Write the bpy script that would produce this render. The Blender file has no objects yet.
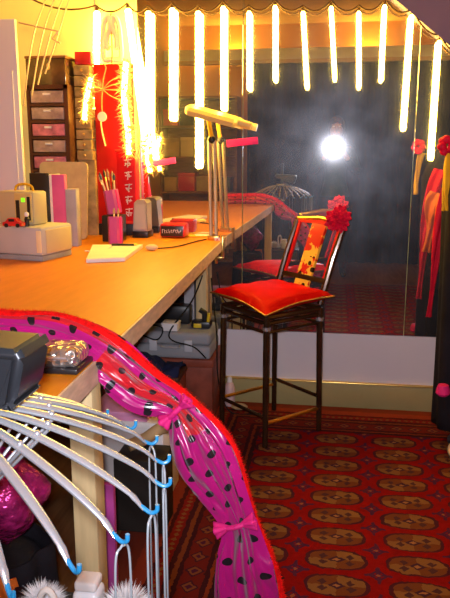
import bpy, bmesh, math, random
from mathutils import Vector, Matrix, noise
random.seed(7)
PI = math.pi
V = Vector
SC = bpy.context.scene
COL = SC.collection

# ------------------------------------------------------------------ camera
FPX, H, D = 700.0, 1.35, 3.62
PITCH = math.atan(149 / FPX)
YAW = math.atan(111 / FPX * math.cos(PITCH))
cd = bpy.data.cameras.new('camera')
cd.sensor_fit = 'VERTICAL'
cd.sensor_height = 24
cd.lens = FPX / 598 * 24
cd.clip_start = 0.02
cam = bpy.data.objects.new('camera', cd)
COL.objects.link(cam)
cam.location = (0, -D, H)
cam.rotation_euler = (PI / 2 - PITCH, 0, YAW)
SC.camera = cam

# ------------------------------------------------------------------ materials
M = {}


def mat(name, col, rough=0.5, metal=0.0, var=0.12, scale=9.0, bump=0.0, bscale=60.0, sheen=0.0, coat=0.0,
        trans=0.0, stretch=None, aniso=0.0):
    m = bpy.data.materials.new(name)
    m.use_nodes = True
    nt = m.node_tree
    b = nt.nodes['Principled BSDF']
    b.inputs['Roughness'].default_value = rough
    b.inputs['Metallic'].default_value = metal
    if rough >= 0.45 and not metal:
        b.inputs['Specular IOR Level'].default_value = 0.15
    if sheen:
        b.inputs['Sheen Weight'].default_value = sheen
    if coat:
        b.inputs['Coat Weight'].default_value = coat
        b.inputs['Coat Roughness'].default_value = 0.1
    if trans:
        b.inputs['Transmission Weight'].default_value = trans
    if aniso:
        b.inputs['Anisotropic'].default_value = aniso
    tc = nt.nodes.new('ShaderNodeTexCoord')
    src = tc.outputs['Object']
    if stretch:
        mp = nt.nodes.new('ShaderNodeMapping')
        mp.inputs['Scale'].default_value = stretch
        nt.links.new(src, mp.inputs['Vector'])
        src = mp.outputs['Vector']
    nz = nt.nodes.new('ShaderNodeTexNoise')
    nz.inputs['Scale'].default_value = scale
    nz.inputs['Detail'].default_value = 4
    nt.links.new(src, nz.inputs['Vector'])
    cr = nt.nodes.new('ShaderNodeValToRGB')
    c = V(col)
    lo = [max(0, x * (1 - var)) for x in c]
    hi = [min(1, x * (1 + var)) for x in c]
    cr.color_ramp.elements[0].position = 0.3
    cr.color_ramp.elements[1].position = 0.7
    cr.color_ramp.elements[0].color = (*lo, 1)
    cr.color_ramp.elements[1].color = (*hi, 1)
    nt.links.new(nz.outputs['Fac'], cr.inputs['Fac'])
    nt.links.new(cr.outputs['Color'], b.inputs['Base Color'])
    if bump:
        n2 = nt.nodes.new('ShaderNodeTexNoise')
        n2.inputs['Scale'].default_value = bscale
        n2.inputs['Detail'].default_value = 3
        nt.links.new(src, n2.inputs['Vector'])
        bp = nt.nodes.new('ShaderNodeBump')
        bp.inputs['Strength'].default_value = bump
        bp.inputs['Distance'].default_value = 0.01
        nt.links.new(n2.outputs['Fac'], bp.inputs['Height'])
        nt.links.new(bp.outputs['Normal'], b.inputs['Normal'])
    M[name] = m
    return m


def emis(name, col, strength):
    m = bpy.data.materials.new(name)
    m.use_nodes = True
    nt = m.node_tree
    nt.nodes.remove(nt.nodes['Principled BSDF'])
    e = nt.nodes.new('ShaderNodeEmission')
    e.inputs['Color'].default_value = (*col, 1)
    e.inputs['Strength'].default_value = strength
    nt.links.new(e.outputs['Emission'], nt.nodes['Material Output'].inputs['Surface'])
    M[name] = m
    return m


mat('cream_paint', (0.90, 0.80, 0.32), 0.85, var=0.06, scale=3)
mat('room_paint', (0.58, 0.31, 0.07), 0.85, var=0.08, scale=3)
mat('ceiling_paint', (0.60, 0.42, 0.24), 0.9, var=0.05)
mat('mauve_paint', (0.22, 0.16, 0.24), 0.8, var=0.06, scale=5)
mat('white_paint', (0.66, 0.62, 0.68), 0.45, var=0.03, scale=2)
mat('beam_paint', (0.75, 0.72, 0.72), 0.6, var=0.05)
mat('skirting_paint', (0.36, 0.30, 0.13), 0.5, var=0.08, scale=4)
mat('floor_wood', (0.16, 0.075, 0.03), 0.45, var=0.3, scale=6, stretch=(6, .6, 1))
mat('table_wood', (0.62, 0.205, 0.005), 0.48, var=0.07, scale=7, stretch=(5, .7, 5), bump=0.03, bscale=20)
mat('edge_wood', (0.62, 0.44, 0.30), 0.5, var=0.2, scale=14, stretch=(5, 1.2, 5))
mat('leg_wood', (0.66, 0.49, 0.25), 0.55, var=0.12, scale=8, stretch=(6, 6, .6))
mat('grey_board', (0.42, 0.40, 0.42), 0.6)
mat('dark_board', (0.03, 0.025, 0.022), 0.6)
mat('shelf_wood', (0.24, 0.11, 0.04), 0.5, var=0.25, scale=10, stretch=(1, 1, 5))
mat('drawer_frame', (0.085, 0.03, 0.015), 0.5, var=0.2)
mat('drawer_front', (0.42, 0.28, 0.24), 0.25, var=0.3, scale=25)
mat('drawer_pink', (0.55, 0.16, 0.22), 0.3, var=0.4, scale=30)
mat('small_box', (0.40, 0.26, 0.10), 0.5, var=0.4, scale=20)
mat('brown_glass', (0.10, 0.05, 0.02), 0.15, var=0.4, scale=14, coat=0.6)
mat('beige_board', (0.50, 0.37, 0.20), 0.75, var=0.08, scale=30)
mat('printer_grey', (0.47, 0.44, 0.42), 0.45, var=0.04)
mat('printer_lit_side', (0.55, 0.44, 0.26), 0.45, var=0.04)
mat('radio_grey', (0.50, 0.42, 0.25), 0.4, var=0.04)
mat('black_plastic', (0.012, 0.011, 0.013), 0.35, var=0.2)
mat('black_cloth', (0.012, 0.010, 0.014), 0.8, var=0.3, bump=0.3, bscale=40)
mat('navy_cloth', (0.012, 0.016, 0.05), 0.8, var=0.4, bump=0.5, bscale=25)
mat('red_plastic', (0.60, 0.02, 0.02), 0.3)
mat('red_panel', (0.60, 0.004, 0.004), 0.4, var=0.05)
mat('red_paper', (0.60, 0.006, 0.012), 0.5, var=0.06)
mat('white_ink', (0.85, 0.80, 0.75), 0.6)
mat('hot_pink', (0.80, 0.03, 0.22), 0.45, var=0.05)
mat('pink_paper', (0.62, 0.10, 0.30), 0.5)
mat('pink_card', (0.72, 0.30, 0.50), 0.5)
mat('purple_card', (0.50, 0.07, 0.33), 0.3, var=0.1)
mat('lilac_card', (0.36, 0.33, 0.40), 0.5)
mat('grey_card', (0.30, 0.29, 0.30), 0.5)
mat('white_card', (0.80, 0.74, 0.72), 0.55, var=0.04)
mat('cream_card', (0.78, 0.62, 0.36), 0.6, var=0.05)
mat('tan_card', (0.50, 0.33, 0.16), 0.6, var=0.15)
mat('string', (0.72, 0.40, 0.14), 0.8)
mat('white_string', (0.78, 0.72, 0.66), 0.8)
mat('silver_plastic', (0.42, 0.40, 0.40), 0.3, 0.5, var=0.05)
mat('lamp_cream', (0.62, 0.46, 0.16), 0.35, var=0.03)
mat('lamp_steel', (0.60, 0.52, 0.42), 0.3, 0.8, var=0.05)
mat('lamp_tube', (0.75, 0.72, 0.75), 0.3, var=0.02)
mat('brass', (0.75, 0.50, 0.14), 0.28, 1.0, var=0.1)
mat('trim_bronze', (0.30, 0.13, 0.03), 0.4, 0.5, var=0.2)
mat('black_lacquer', (0.05, 0.022, 0.010), 0.22, 0.45, var=0.4, coat=0.5)
mat('seat_red', (0.50, 0.001, 0.001), 0.5, var=0.1, scale=12, bump=0.08, bscale=18)
mat('flower_red', (0.66, 0.004, 0.035), 0.55, var=0.3, scale=40)
mat('case_grey', (0.30, 0.30, 0.32), 0.5, var=0.05)
mat('case_light', (0.52, 0.51, 0.54), 0.45)
mat('trunk_brown', (0.24, 0.055, 0.032), 0.5, var=0.3, scale=10)
mat('yellow_plastic', (0.75, 0.52, 0.02), 0.4)
mat('bottle_pink', (0.60, 0.42, 0.42), 0.4)
mat('white_fur', (0.86, 0.85, 0.88), 0.9)
mat('chrome', (0.55, 0.57, 0.62), 0.26, 0.75, var=0.05)
mat('hub_grey', (0.028, 0.030, 0.036), 0.3, 0.6, var=0.08)
mat('pole_dark', (0.03, 0.035, 0.05), 0.35, 0.4)
mat('blue_plastic', (0.012, 0.14, 0.30), 0.35)
mat('clear_plastic', (0.30, 0.33, 0.36), 0.2, 0.3, var=0.05)
mat('magenta_foil', (0.45, 0.02, 0.16), 0.25, 0.5, var=0.6, scale=30, bump=1.0, bscale=45)
mat('orange_cloth', (0.72, 0.16, 0.02), 0.7, var=0.15)
mat('scarf_red', (0.60, 0.008, 0.03), 0.55, var=0.2)
mat('yellow_cloth', (0.75, 0.42, 0.02), 0.7, var=0.15)
mat('pink_cloth', (0.65, 0.02, 0.18), 0.6, var=0.2)
mat('tinsel', (0.92, 0.72, 0.30), 0.55, var=0.1)
mat('heart_white', (0.92, 0.86, 0.62), 0.5)
mat('wire_metal', (0.55, 0.40, 0.30), 0.4, 0.3)
mat('cable_black', (0.012, 0.012, 0.012), 0.5)
mat('cord_brown', (0.10, 0.05, 0.02), 0.6)
mat('skin', (0.55, 0.32, 0.24), 0.55, var=0.06)
mat('jacket_blue', (0.03, 0.07, 0.13), 0.7, var=0.15)
mat('trousers_black', (0.012, 0.012, 0.016), 0.8)
mat('hair_brown', (0.05, 0.025, 0.012), 0.6)
mat('camera_grey', (0.12, 0.12, 0.13), 0.35, 0.5)
mat('curtain_dark', (0.020, 0.018, 0.026), 0.85, var=0.4, scale=5)
mat('red_fur', (0.70, 0.003, 0.004), 0.9, var=0.3, scale=60)
mat('shoe_cream', (0.72, 0.55, 0.40), 0.5)
mat('glass_white', (0.75, 0.75, 0.78), 0.2)
emis('tube_glow', (1.0, 0.64, 0.085), 62.0)
emis('display_green', (0.35, 1.0, 0.02), 1.1)
emis('flash_window_glow', (0.9, 0.92, 1.0), 60.0)


def mirror_material():
    m = bpy.data.materials.new('dusty_mirror')
    m.use_nodes = True
    nt = m.node_tree
    nt.nodes.remove(nt.nodes['Principled BSDF'])
    N = nt.nodes.new
    L = nt.links.new
    g1 = N('ShaderNodeBsdfGlossy'); g1.inputs['Roughness'].default_value = 0.0
    g1.inputs['Color'].default_value = (0.70, 0.70, 0.72, 1)
    g2 = N('ShaderNodeBsdfGlossy'); g2.inputs['Roughness'].default_value = 0.10
    g2.inputs['Color'].default_value = (0.9, 0.9, 0.95, 1)
    g3 = N('ShaderNodeBsdfGlossy'); g3.inputs['Roughness'].default_value = 0.36
    g3.inputs['Color'].default_value = (0.85, 0.88, 1.0, 1)
    df = N('ShaderNodeBsdfDiffuse'); df.inputs['Color'].default_value = (0.6, 0.6, 0.62, 1)
    tc = N('ShaderNodeTexCoord')
    nz = N('ShaderNodeTexNoise'); nz.inputs['Scale'].default_value = 7; nz.inputs['Detail'].default_value = 6
    L(tc.outputs['Object'], nz.inputs['Vector'])
    mr = N('ShaderNodeMapRange')
    mr.inputs['From Min'].default_value = 0.35; mr.inputs['From Max'].default_value = 0.7
    mr.inputs['To Min'].default_value = 0.02; mr.inputs['To Max'].default_value = 0.045
    L(nz.outputs['Fac'], mr.inputs['Value'])
    m1 = N('ShaderNodeMixShader'); m1.inputs['Fac'].default_value = 0.02
    L(g1.outputs[0], m1.inputs[1]); L(g2.outputs[0], m1.inputs[2])
    m2 = N('ShaderNodeMixShader')
    L(mr.outputs['Result'], m2.inputs['Fac'])
    L(m1.outputs[0], m2.inputs[1]); L(g3.outputs[0], m2.inputs[2])
    m3 = N('ShaderNodeMixShader'); m3.inputs['Fac'].default_value = 0.006
    L(m2.outputs[0], m3.inputs[1]); L(df.outputs[0], m3.inputs[2])
    L(m3.outputs[0], nt.nodes['Material Output'].inputs['Surface'])
    M['dusty_mirror'] = m


mirror_material()


class NG:
    """tiny helper to write node maths"""
    def __init__(s, nt):
        s.nt = nt

    def val(s, x, sock):
        if isinstance(x, (int, float)):
            sock.default_value = x
        else:
            s.nt.links.new(x, sock)

    def m(s, op, a, b=0.0, c=0.0):
        n = s.nt.nodes.new('ShaderNodeMath')
        n.operation = op
        s.val(a, n.inputs[0]); s.val(b, n.inputs[1]); s.val(c, n.inputs[2])
        return n.outputs[0]

    def mix(s, f, a, b):
        n = s.nt.nodes.new('ShaderNodeMix')
        n.data_type = 'RGBA'
        s.val(f, n.inputs[0])
        for k, x in ((6, a), (7, b)):
            if isinstance(x, tuple):
                n.inputs[k].default_value = (*x, 1)
            else:
                s.nt.links.new(x, n.inputs[k])
        return n.outputs[2]

    def lt(s, a, b):
        return s.m('LESS_THAN', a, b)

    def gt(s, a, b):
        return s.m('GREATER_THAN', a, b)


def rug_material():
    m = bpy.data.materials.new('bokhara_rug')
    m.use_nodes = True
    nt = m.node_tree
    b = nt.nodes['Principled BSDF']
    b.inputs['Roughness'].default_value = 0.95
    b.inputs['Specular IOR Level'].default_value = 0.05
    g = NG(nt)
    tc = nt.nodes.new('ShaderNodeTexCoord')
    nz = nt.nodes.new('ShaderNodeTexNoise'); nz.inputs['Scale'].default_value = 45; nz.inputs['Detail'].default_value = 3
    nt.links.new(tc.outputs['Object'], nz.inputs['Vector'])
    sx = nt.nodes.new('ShaderNodeSeparateXYZ')
    nt.links.new(tc.outputs['Object'], sx.inputs[0])
    jit = g.m('MULTIPLY', g.m('SUBTRACT', nz.outputs['Fac'], 0.5), 0.022)
    X = g.m('ADD', sx.outputs[0], jit)
    Y = g.m('ADD', sx.outputs[1], jit)
    SX, SY = 0.266, 0.1445
    fx, fy = 0.045, -0.467

    def cell(offx, offy):
        u = g.m('DIVIDE', g.m('SUBTRACT', X, fx + offx), SX)
        v = g.m('DIVIDE', g.m('SUBTRACT', Y, fy + offy), SY)
        u = g.m('SUBTRACT', u, g.m('ROUND', u)); v = g.m('SUBTRACT', v, g.m('ROUND', v))
        return g.m('MULTIPLY', u, SX), g.m('MULTIPLY', v, SY)
    red = g.mix(nz.outputs['Fac'], (0.11, 0.002, 0.003), (0.24, 0.003, 0.004))
    # large guls
    u, v = cell(0, 0)
    au, av = g.m('ABSOLUTE', u), g.m('ABSOLUTE', v)
    r = g.m('SQRT', g.m('ADD', g.m('POWER', g.m('DIVIDE', au, 0.093), 2.6), g.m('POWER', g.m('DIVIDE', av, 0.052), 2.6)))
    quad = g.lt(g.m('MULTIPLY', u, v), 0)
    inner = g.mix(quad, (0.17, 0.072, 0.028), (0.12, 0.034, 0.015))
    # small motifs inside
    dots = g.lt(g.m('ADD', g.m('ABSOLUTE', g.m('SUBTRACT', au, 0.045)), g.m('ABSOLUTE', g.m('SUBTRACT', av, 0.017))), 0.016)
    inner = g.mix(dots, inner, (0.05, 0.018, 0.025))
    core = g.lt(g.m('ADD', g.m('MULTIPLY', au, 0.7), av), 0.020)
    inner = g.mix(core, inner, (0.035, 0.012, 0.03))
    core2 = g.lt(g.m('ADD', g.m('MULTIPLY', au, 0.7), av), 0.009)
    inner = g.mix(core2, inner, (0.26, 0.11, 0.05))
    c = g.mix(g.lt(r, 1.16), red, (0.045, 0.008, 0.018))
    c = g.mix(g.lt(r, 0.97), c, inner)
    # small crosses between
    u2, v2 = cell(SX / 2, SY / 2)
    a2, b2 = g.m('ABSOLUTE', u2), g.m('ABSOLUTE', v2)
    dia = g.m('ADD', a2, b2)
    cr = g.m('MULTIPLY', g.lt(dia, 0.048), g.m('MAXIMUM', g.lt(g.m('MINIMUM', a2, b2), 0.006), g.m('MULTIPLY', g.gt(dia, 0.022), g.lt(dia, 0.034))))
    c = g.mix(cr, c, (0.05, 0.010, 0.04))
    c = g.mix(g.lt(dia, 0.009), c, (0.22, 0.06, 0.03))
    # border
    mdist = g.m('MAXIMUM', g.m('SUBTRACT', -0.325, X), g.m('ADD', Y, 0.385))
    cr2 = nt.nodes.new('ShaderNodeValToRGB')
    cr2.color_ramp.interpolation = 'CONSTANT'
    els = [(0.0, (0.03, 0.008, 0.012)), (0.02, (0.18, 0.03, 0.012)), (0.032, (0.04, 0.008, 0.012)), (0.05, (0.13, 0.012, 0.010)),
           (0.125, (0.04, 0.008, 0.012)), (0.14, (0.18, 0.04, 0.015)), (0.155, (0.05, 0.010, 0.014)), (0.175, (0.20, 0.012, 0.010)), (0.215, (0.06, 0.010, 0.012)),
           (0.23, (0.24, 0.035, 0.018)), (0.285, (0.16, 0.03, 0.018))]
    ramp = cr2.color_ramp
    while len(ramp.elements) < len(els):
        ramp.elements.new(0.5)
    for e, (p, q) in zip(ramp.elements, els):
        e.position = p / 0.4
        e.color = (*q, 1)
    nt.links.new(g.m('DIVIDE', mdist, 0.4), cr2.inputs['Fac'])
    bc = cr2.outputs['Color']
    # little guls running along the border band
    isx = g.gt(g.m('SUBTRACT', -0.325, X), g.m('ADD', Y, 0.385))
    along = g.m('ADD', g.m('MULTIPLY', isx, Y), g.m('MULTIPLY', g.m('SUBTRACT', 1, isx), X))
    w = g.m('DIVIDE', along, 0.085)
    w = g.m('ABSOLUTE', g.m('MULTIPLY', g.m('SUBTRACT', w, g.m('ROUND', w)), 0.085))
    dd = g.m('ADD', w, g.m('ABSOLUTE', g.m('SUBTRACT', mdist, 0.0875)))
    bc = g.mix(g.lt(dd, 0.034), bc, (0.045, 0.010, 0.02))
    bc = g.mix(g.lt(dd, 0.026), bc, (0.18, 0.05, 0.02))
    bc = g.mix(g.lt(dd, 0.012), bc, (0.06, 0.010, 0.03))
    w2 = g.m('DIVIDE', along, 0.03)
    w2 = g.m('ABSOLUTE', g.m('MULTIPLY', g.m('SUBTRACT', w2, g.m('ROUND', w2)), 0.03))
    d2 = g.m('ADD', w2, g.m('ABSOLUTE', g.m('SUBTRACT', mdist, 0.195)))
    bc = g.mix(g.lt(d2, 0.012), bc, (0.20, 0.07, 0.025))
    c = g.mix(g.gt(mdist, 0), c, bc)
    nt.links.new(c, b.inputs['Base Color'])
    n3 = nt.nodes.new('ShaderNodeTexNoise'); n3.inputs['Scale'].default_value = 300
    nt.links.new(tc.outputs['Object'], n3.inputs['Vector'])
    bp = nt.nodes.new('ShaderNodeBump'); bp.inputs['Strength'].default_value = 0.4; bp.inputs['Distance'].default_value = 0.004
    nt.links.new(n3.outputs['Fac'], bp.inputs['Height'])
    nt.links.new(bp.outputs['Normal'], b.inputs['Normal'])
    M['bokhara_rug'] = m


rug_material()


def satin_material():
    """magenta satin with black dots and a red stripe that runs along the sash (uv: u around, v along in metres)"""
    m = bpy.data.materials.new('dotted_satin')
    m.use_nodes = True
    nt = m.node_tree
    b = nt.nodes['Principled BSDF']
    b.inputs['Roughness'].default_value = 0.24
    b.inputs['Sheen Weight'].default_value = 0.2
    g = NG(nt)
    uv = nt.nodes.new('ShaderNodeUVMap')
    sx = nt.nodes.new('ShaderNodeSeparateXYZ')
    nt.links.new(uv.outputs['UV'], sx.inputs[0])
    S = 0.043
    u = g.m('DIVIDE', sx.outputs[0], S); v = g.m('DIVIDE', sx.outputs[1], S)
    row = g.m('ROUND', v)
    sh = g.m('MULTIPLY', g.m('MODULO', g.m('ABSOLUTE', row), 2.0), 0.5)
    u = g.m('ADD', u, sh)
    du = g.m('SUBTRACT', u, g.m('ROUND', u)); dv = g.m('SUBTRACT', v, row)
    r = g.m('SQRT', g.m('ADD', g.m('MULTIPLY', du, du), g.m('MULTIPLY', dv, dv)))
    nz = nt.nodes.new('ShaderNodeTexNoise'); nz.inputs['Scale'].default_value = 6
    tc = nt.nodes.new('ShaderNodeTexCoord')
    nt.links.new(tc.outputs['Object'], nz.inputs['Vector'])
    base = g.mix(nz.outputs['Fac'], (0.32, 0.003, 0.105), (0.48, 0.008, 0.19))
    mid = g.m('MULTIPLY', g.m('MULTIPLY', g.gt(sx.outputs[0], -0.012), g.lt(sx.outputs[0], 0.036)), g.m('MULTIPLY', g.gt(sx.outputs[1], 0.42), g.lt(sx.outputs[1], 0.68)))
    top = g.m('MULTIPLY', g.gt(sx.outputs[0], 0.042), g.lt(sx.outputs[1], 0.44))
    red = g.m('MAXIMUM', mid, top)
    base = g.mix(red, base, (0.50, 0.010, 0.020))
    c = g.mix(g.lt(r, 0.19), base, (0.012, 0.006, 0.010))
    nt.links.new(c, b.inputs['Base Color'])
    mp = nt.nodes.new('ShaderNodeMapping'); mp.inputs['Scale'].default_value = (38, 5.5, 1)
    nt.links.new(uv.outputs['UV'], mp.inputs['Vector'])
    n2 = nt.nodes.new('ShaderNodeTexNoise'); n2.inputs['Scale'].default_value = 1.0; n2.inputs['Detail'].default_value = 1.5; n2.inputs['Distortion'].default_value = 0.6
    nt.links.new(mp.outputs['Vector'], n2.inputs['Vector'])
    bp = nt.nodes.new('ShaderNodeBump'); bp.inputs['Strength'].default_value = 1.0; bp.inputs['Distance'].default_value = 0.04
    nt.links.new(n2.outputs['Fac'], bp.inputs['Height'])
    nt.links.new(bp.outputs['Normal'], b.inputs['Normal'])
    M['dotted_satin'] = m


satin_material()

M['seat_red'].node_tree.nodes['Principled BSDF'].inputs['Specular IOR Level'].default_value = 0.04

# lacquer panel with gold marks
m_ = mat('lacquer_art', (0.55, 0.02, 0.015), 0.25, var=0.2, coat=0.4)
nt_ = m_.node_tree
g_ = NG(nt_)
v_ = nt_.nodes.new('ShaderNodeTexVoronoi'); v_.inputs['Scale'].default_value = 26
n_ = nt_.nodes.new('ShaderNodeTexNoise'); n_.inputs['Scale'].default_value = 17; n_.inputs['Detail'].default_value = 5
tc_ = nt_.nodes.new('ShaderNodeTexCoord')
nt_.links.new(tc_.outputs['Object'], v_.inputs['Vector']); nt_.links.new(tc_.outputs['Object'], n_.inputs['Vector'])
sep_ = nt_.nodes.new('ShaderNodeSeparateXYZ'); nt_.links.new(tc_.outputs['Object'], sep_.inputs[0])
f_ = g_.gt(n_.outputs['Fac'], g_.m('ADD', 0.49, g_.m('MULTIPLY', g_.m('SUBTRACT', sep_.outputs[2], 0.83), 0.55)))
c_ = g_.mix(f_, (0.58, 0.012, 0.010), (0.85, 0.50, 0.06))
c_ = g_.mix(g_.m('MULTIPLY', g_.lt(v_.outputs['Distance'], 0.34), g_.lt(sep_.outputs[2], 0.84)), c_, (0.02, 0.008, 0.006))
nt_.links.new(c_, nt_.nodes['Principled BSDF'].inputs['Base Color'])

# embossed silver leather
m_ = mat('silver_scales', (0.62, 0.56, 0.52), 0.22, 0.85, var=0.2)
nt_ = m_.node_tree
v_ = nt_.nodes.new('ShaderNodeTexVoronoi'); v_.inputs['Scale'].default_value = 60
tc_ = nt_.nodes.new('ShaderNodeTexCoord'); nt_.links.new(tc_.outputs['Object'], v_.inputs['Vector'])
bp_ = nt_.nodes.new('ShaderNodeBump'); bp_.inputs['Strength'].default_value = 1.0; bp_.inputs['Distance'].default_value = 0.01
nt_.links.new(v_.outputs['Distance'], bp_.inputs['Height'])
nt_.links.new(bp_.outputs['Normal'], nt_.nodes['Principled BSDF'].inputs['Normal'])

# ------------------------------------------------------------------ mesh helpers
WLOC = {}


def wloc(o):
    return V((0, 0, 0)) if o is None else WLOC[o.name]


class MB:
    def __init__(s):
        s.bm = bmesh.new()

    def box(s, x0, x1, y0, y1, z0, z1, bev=0.0, seg=2, rz=0.0, piv=None):
        r = bmesh.ops.create_cube(s.bm, size=1.0)
        vs = r['verts']
        c = V(((x0 + x1) / 2, (y0 + y1) / 2, (z0 + z1) / 2))
        for v in vs:
            v.co = V((v.co.x * (x1 - x0), v.co.y * (y1 - y0), v.co.z * (z1 - z0))) + c
        if bev:
            es = list({e for v in vs for e in v.link_edges})
            rr = bmesh.ops.bevel(s.bm, geom=es, offset=bev, segments=seg, affect='EDGES', profile=0.5)
            vs = list({v for f in rr['faces'] for v in f.verts} | {v for v in vs if v.is_valid})
        if rz:
            p = V(piv) if piv else c
            bmesh.ops.rotate(s.bm, cent=p, matrix=Matrix.Rotation(rz, 3, 'Z'), verts=vs)
        s.last = vs
        return s

    def obox(s, c, ax, ay, az, bev=0.0):
        """box from centre and three half axes"""
        c, ax, ay, az = V(c), V(ax), V(ay), V(az)
        r = bmesh.ops.create_cube(s.bm, size=2.0)
        vs = r['verts']
        for v in vs:
            v.co = c + ax * v.co.x + ay * v.co.y + az * v.co.z
        if bev:
            es = list({e for v in vs for e in v.link_edges})
            bmesh.ops.bevel(s.bm, geom=es, offset=bev, segments=2, affect='EDGES')
        return s

    def tube(s, pts, r, n=10, cap=True, flat=1.0, up=None):
        pts = [V(p) for p in pts]
        rs = r if isinstance(r, (list, tuple)) else [r] * len(pts)
        rings = []
        prev = None
        for i, p in enumerate(pts):
            t = (pts[min(i + 1, len(pts) - 1)] - pts[max(i - 1, 0)])
            t = t.normalized() if t.length > 1e-9 else V((0, 0, 1))
            if prev is None:
                a = V(up) if up else (V((0, 0, 1)) if abs(t.z) < 0.9 else V((1, 0, 0)))
            else:
                a = prev
            a = (a - t * a.dot(t)).normalized()
            prev = a
            b = t.cross(a)
            rings.append([s.bm.verts.new(p + (a * math.cos(2 * PI * k / n) * flat + b * math.sin(2 * PI * k / n)) * rs[i]) for k in range(n)])
        for A, B in zip(rings, rings[1:]):
            for k in range(n):
                s.bm.faces.new((A[k], A[(k + 1) % n], B[(k + 1) % n], B[k]))
        if cap:
            s.bm.faces.new(list(reversed(rings[0])))
            s.bm.faces.new(rings[-1])
        return s

    def lathe(s, c, prof, n=24, axis='Z'):
        c = V(c)
        rings = []
        for r, h in prof:
            ring = []
            for k in range(n):
                a = 2 * PI * k / n
                d = V((math.cos(a) * r, math.sin(a) * r, h)) if axis == 'Z' else V((math.cos(a) * r, h, math.sin(a) * r))
                ring.append(s.bm.verts.new(c + d))
            rings.append(ring)
        for A, B in zip(rings, rings[1:]):
            for k in range(n):
                s.bm.faces.new((A[k], A[(k + 1) % n], B[(k + 1) % n], B[k]))
        s.bm.faces.new(list(reversed(rings[0])))
        s.bm.faces.new(rings[-1])
        return s

    def ball(s, c, rx, ry=None, rz=None, n=16):
        ry = rx if ry is None else ry
        rz = rx if rz is None else rz
        r = bmesh.ops.create_uvsphere(s.bm, u_segments=n, v_segments=max(6, n // 2), radius=1.0)
        for v in r['verts']:
            v.co = V((v.co.x * rx, v.co.y * ry, v.co.z * rz)) + V(c)
        return s

    def prism(s, poly, dvec):
        """polygon (3d points) extruded by dvec"""
        a = [s.bm.verts.new(V(p)) for p in poly]
        b = [s.bm.verts.new(V(p) + V(dvec)) for p in poly]
        s.bm.faces.new(a)
        s.bm.faces.new(list(reversed(b)))
        n = len(a)
        for k in range(n):
            s.bm.faces.new((a[k], b[k], b[(k + 1) % n], a[(k + 1) % n]))
        return s

    def grid(s, fn, nu, nv, closed_u=False):
        vs = [[s.bm.verts.new(V(fn(i / (nu if closed_u else nu - 1), j / (nv - 1)))) for i in range(nu)] for j in range(nv)]
        for j in range(nv - 1):
            for i in range(nu if closed_u else nu - 1):
                i2 = (i + 1) % nu
                s.bm.faces.new((vs[j][i], vs[j][i2], vs[j + 1][i2], vs[j + 1][i]))
        return s

    def rot(s, cent, axis, ang):
        bmesh.ops.rotate(s.bm, cent=V(cent), matrix=Matrix.Rotation(ang, 3, axis), verts=s.bm.verts)
        return s

    def build(s, name, m, parent=None, smooth=True, angle=35, solid=0.0, base=None):
        bm = s.bm
        bmesh.ops.recalc_face_normals(bm, faces=bm.faces)
        if parent is None:
            if base is None:
                xs = [v.co.x for v in bm.verts]; ys = [v.co.y for v in bm.verts]; zs = [v.co.z for v in bm.verts]
                base = V(((min(xs) + max(xs)) / 2, (min(ys) + max(ys)) / 2, min(zs)))
            off = V(base)
            loc = off
        else:
            off = wloc(parent)
            loc = V((0, 0, 0))
        for v in bm.verts:
            v.co -= off
        me = bpy.data.meshes.new(name)
        bm.to_mesh(me)
        bm.free()
        mm = m if isinstance(m, (list, tuple)) else [m]
        for q in mm:
            me.materials.append(M[q])
        if smooth:
            me.shade_smooth()
            try:
                me.set_sharp_from_angle(angle=math.radians(angle))
            except Exception:
                pass
        o = bpy.data.objects.new(name, me)
        COL.objects.link(o)
        o.location = loc
        if parent is not None:
            o.parent = parent
        WLOC[o.name] = off
        if solid:
            md = o.modifiers.new('thickness', 'SOLIDIFY')
            md.thickness = solid
            md.offset = 0
        return o


def tag(o, label=None, cat=None, group=None, kind=None):
    if label: o['label'] = label
    if cat: o['category'] = cat
    if group: o['group'] = group
    if kind: o['kind'] = kind
    return o


def thing(name, loc, label, cat, group=None):
    o = bpy.data.objects.new(name, None)
    o.empty_display_size = 0.05
    COL.objects.link(o)
    o.location = loc
    WLOC[o.name] = V(loc)
    return tag(o, label, cat, group)


def B(*a, **k):
    return MB().box(*a, **k)


def copy_tree(o, parent=None):
    c = o.copy()
    COL.objects.link(c)
    if parent is not None:
        c.parent = parent
    WLOC[c.name] = WLOC[o.name].copy()
    for ch in list(o.children):
        copy_tree(ch, c)
    return c


def struct(o, label=None, cat=None):
    o['kind'] = 'structure'
    if label: o['label'] = label
    if cat: o['category'] = cat
    return o


def bez(p, n=24):
    """smooth curve through points (Catmull-Rom)"""
    p = [V(q) for q in p]
    P = [p[0] * 2 - p[1]] + p + [p[-1] * 2 - p[-2]]
    out = []
    for i in range(1, len(P) - 2):
        for k in range(n):
            t = k / n
            a, b, c, d = P[i - 1], P[i], P[i + 1], P[i + 2]
            out.append(0.5 * ((2 * b) + (c - a) * t + (2 * a - 5 * b + 4 * c - d) * t * t + (3 * b - a - 3 * c + d) * t ** 3))
    out.append(p[-1])
    return out


TOP = 0.911      # worktop height
XL, XR, YB = -2.05, 1.9, -5.7
CEIL = 2.9

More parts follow.
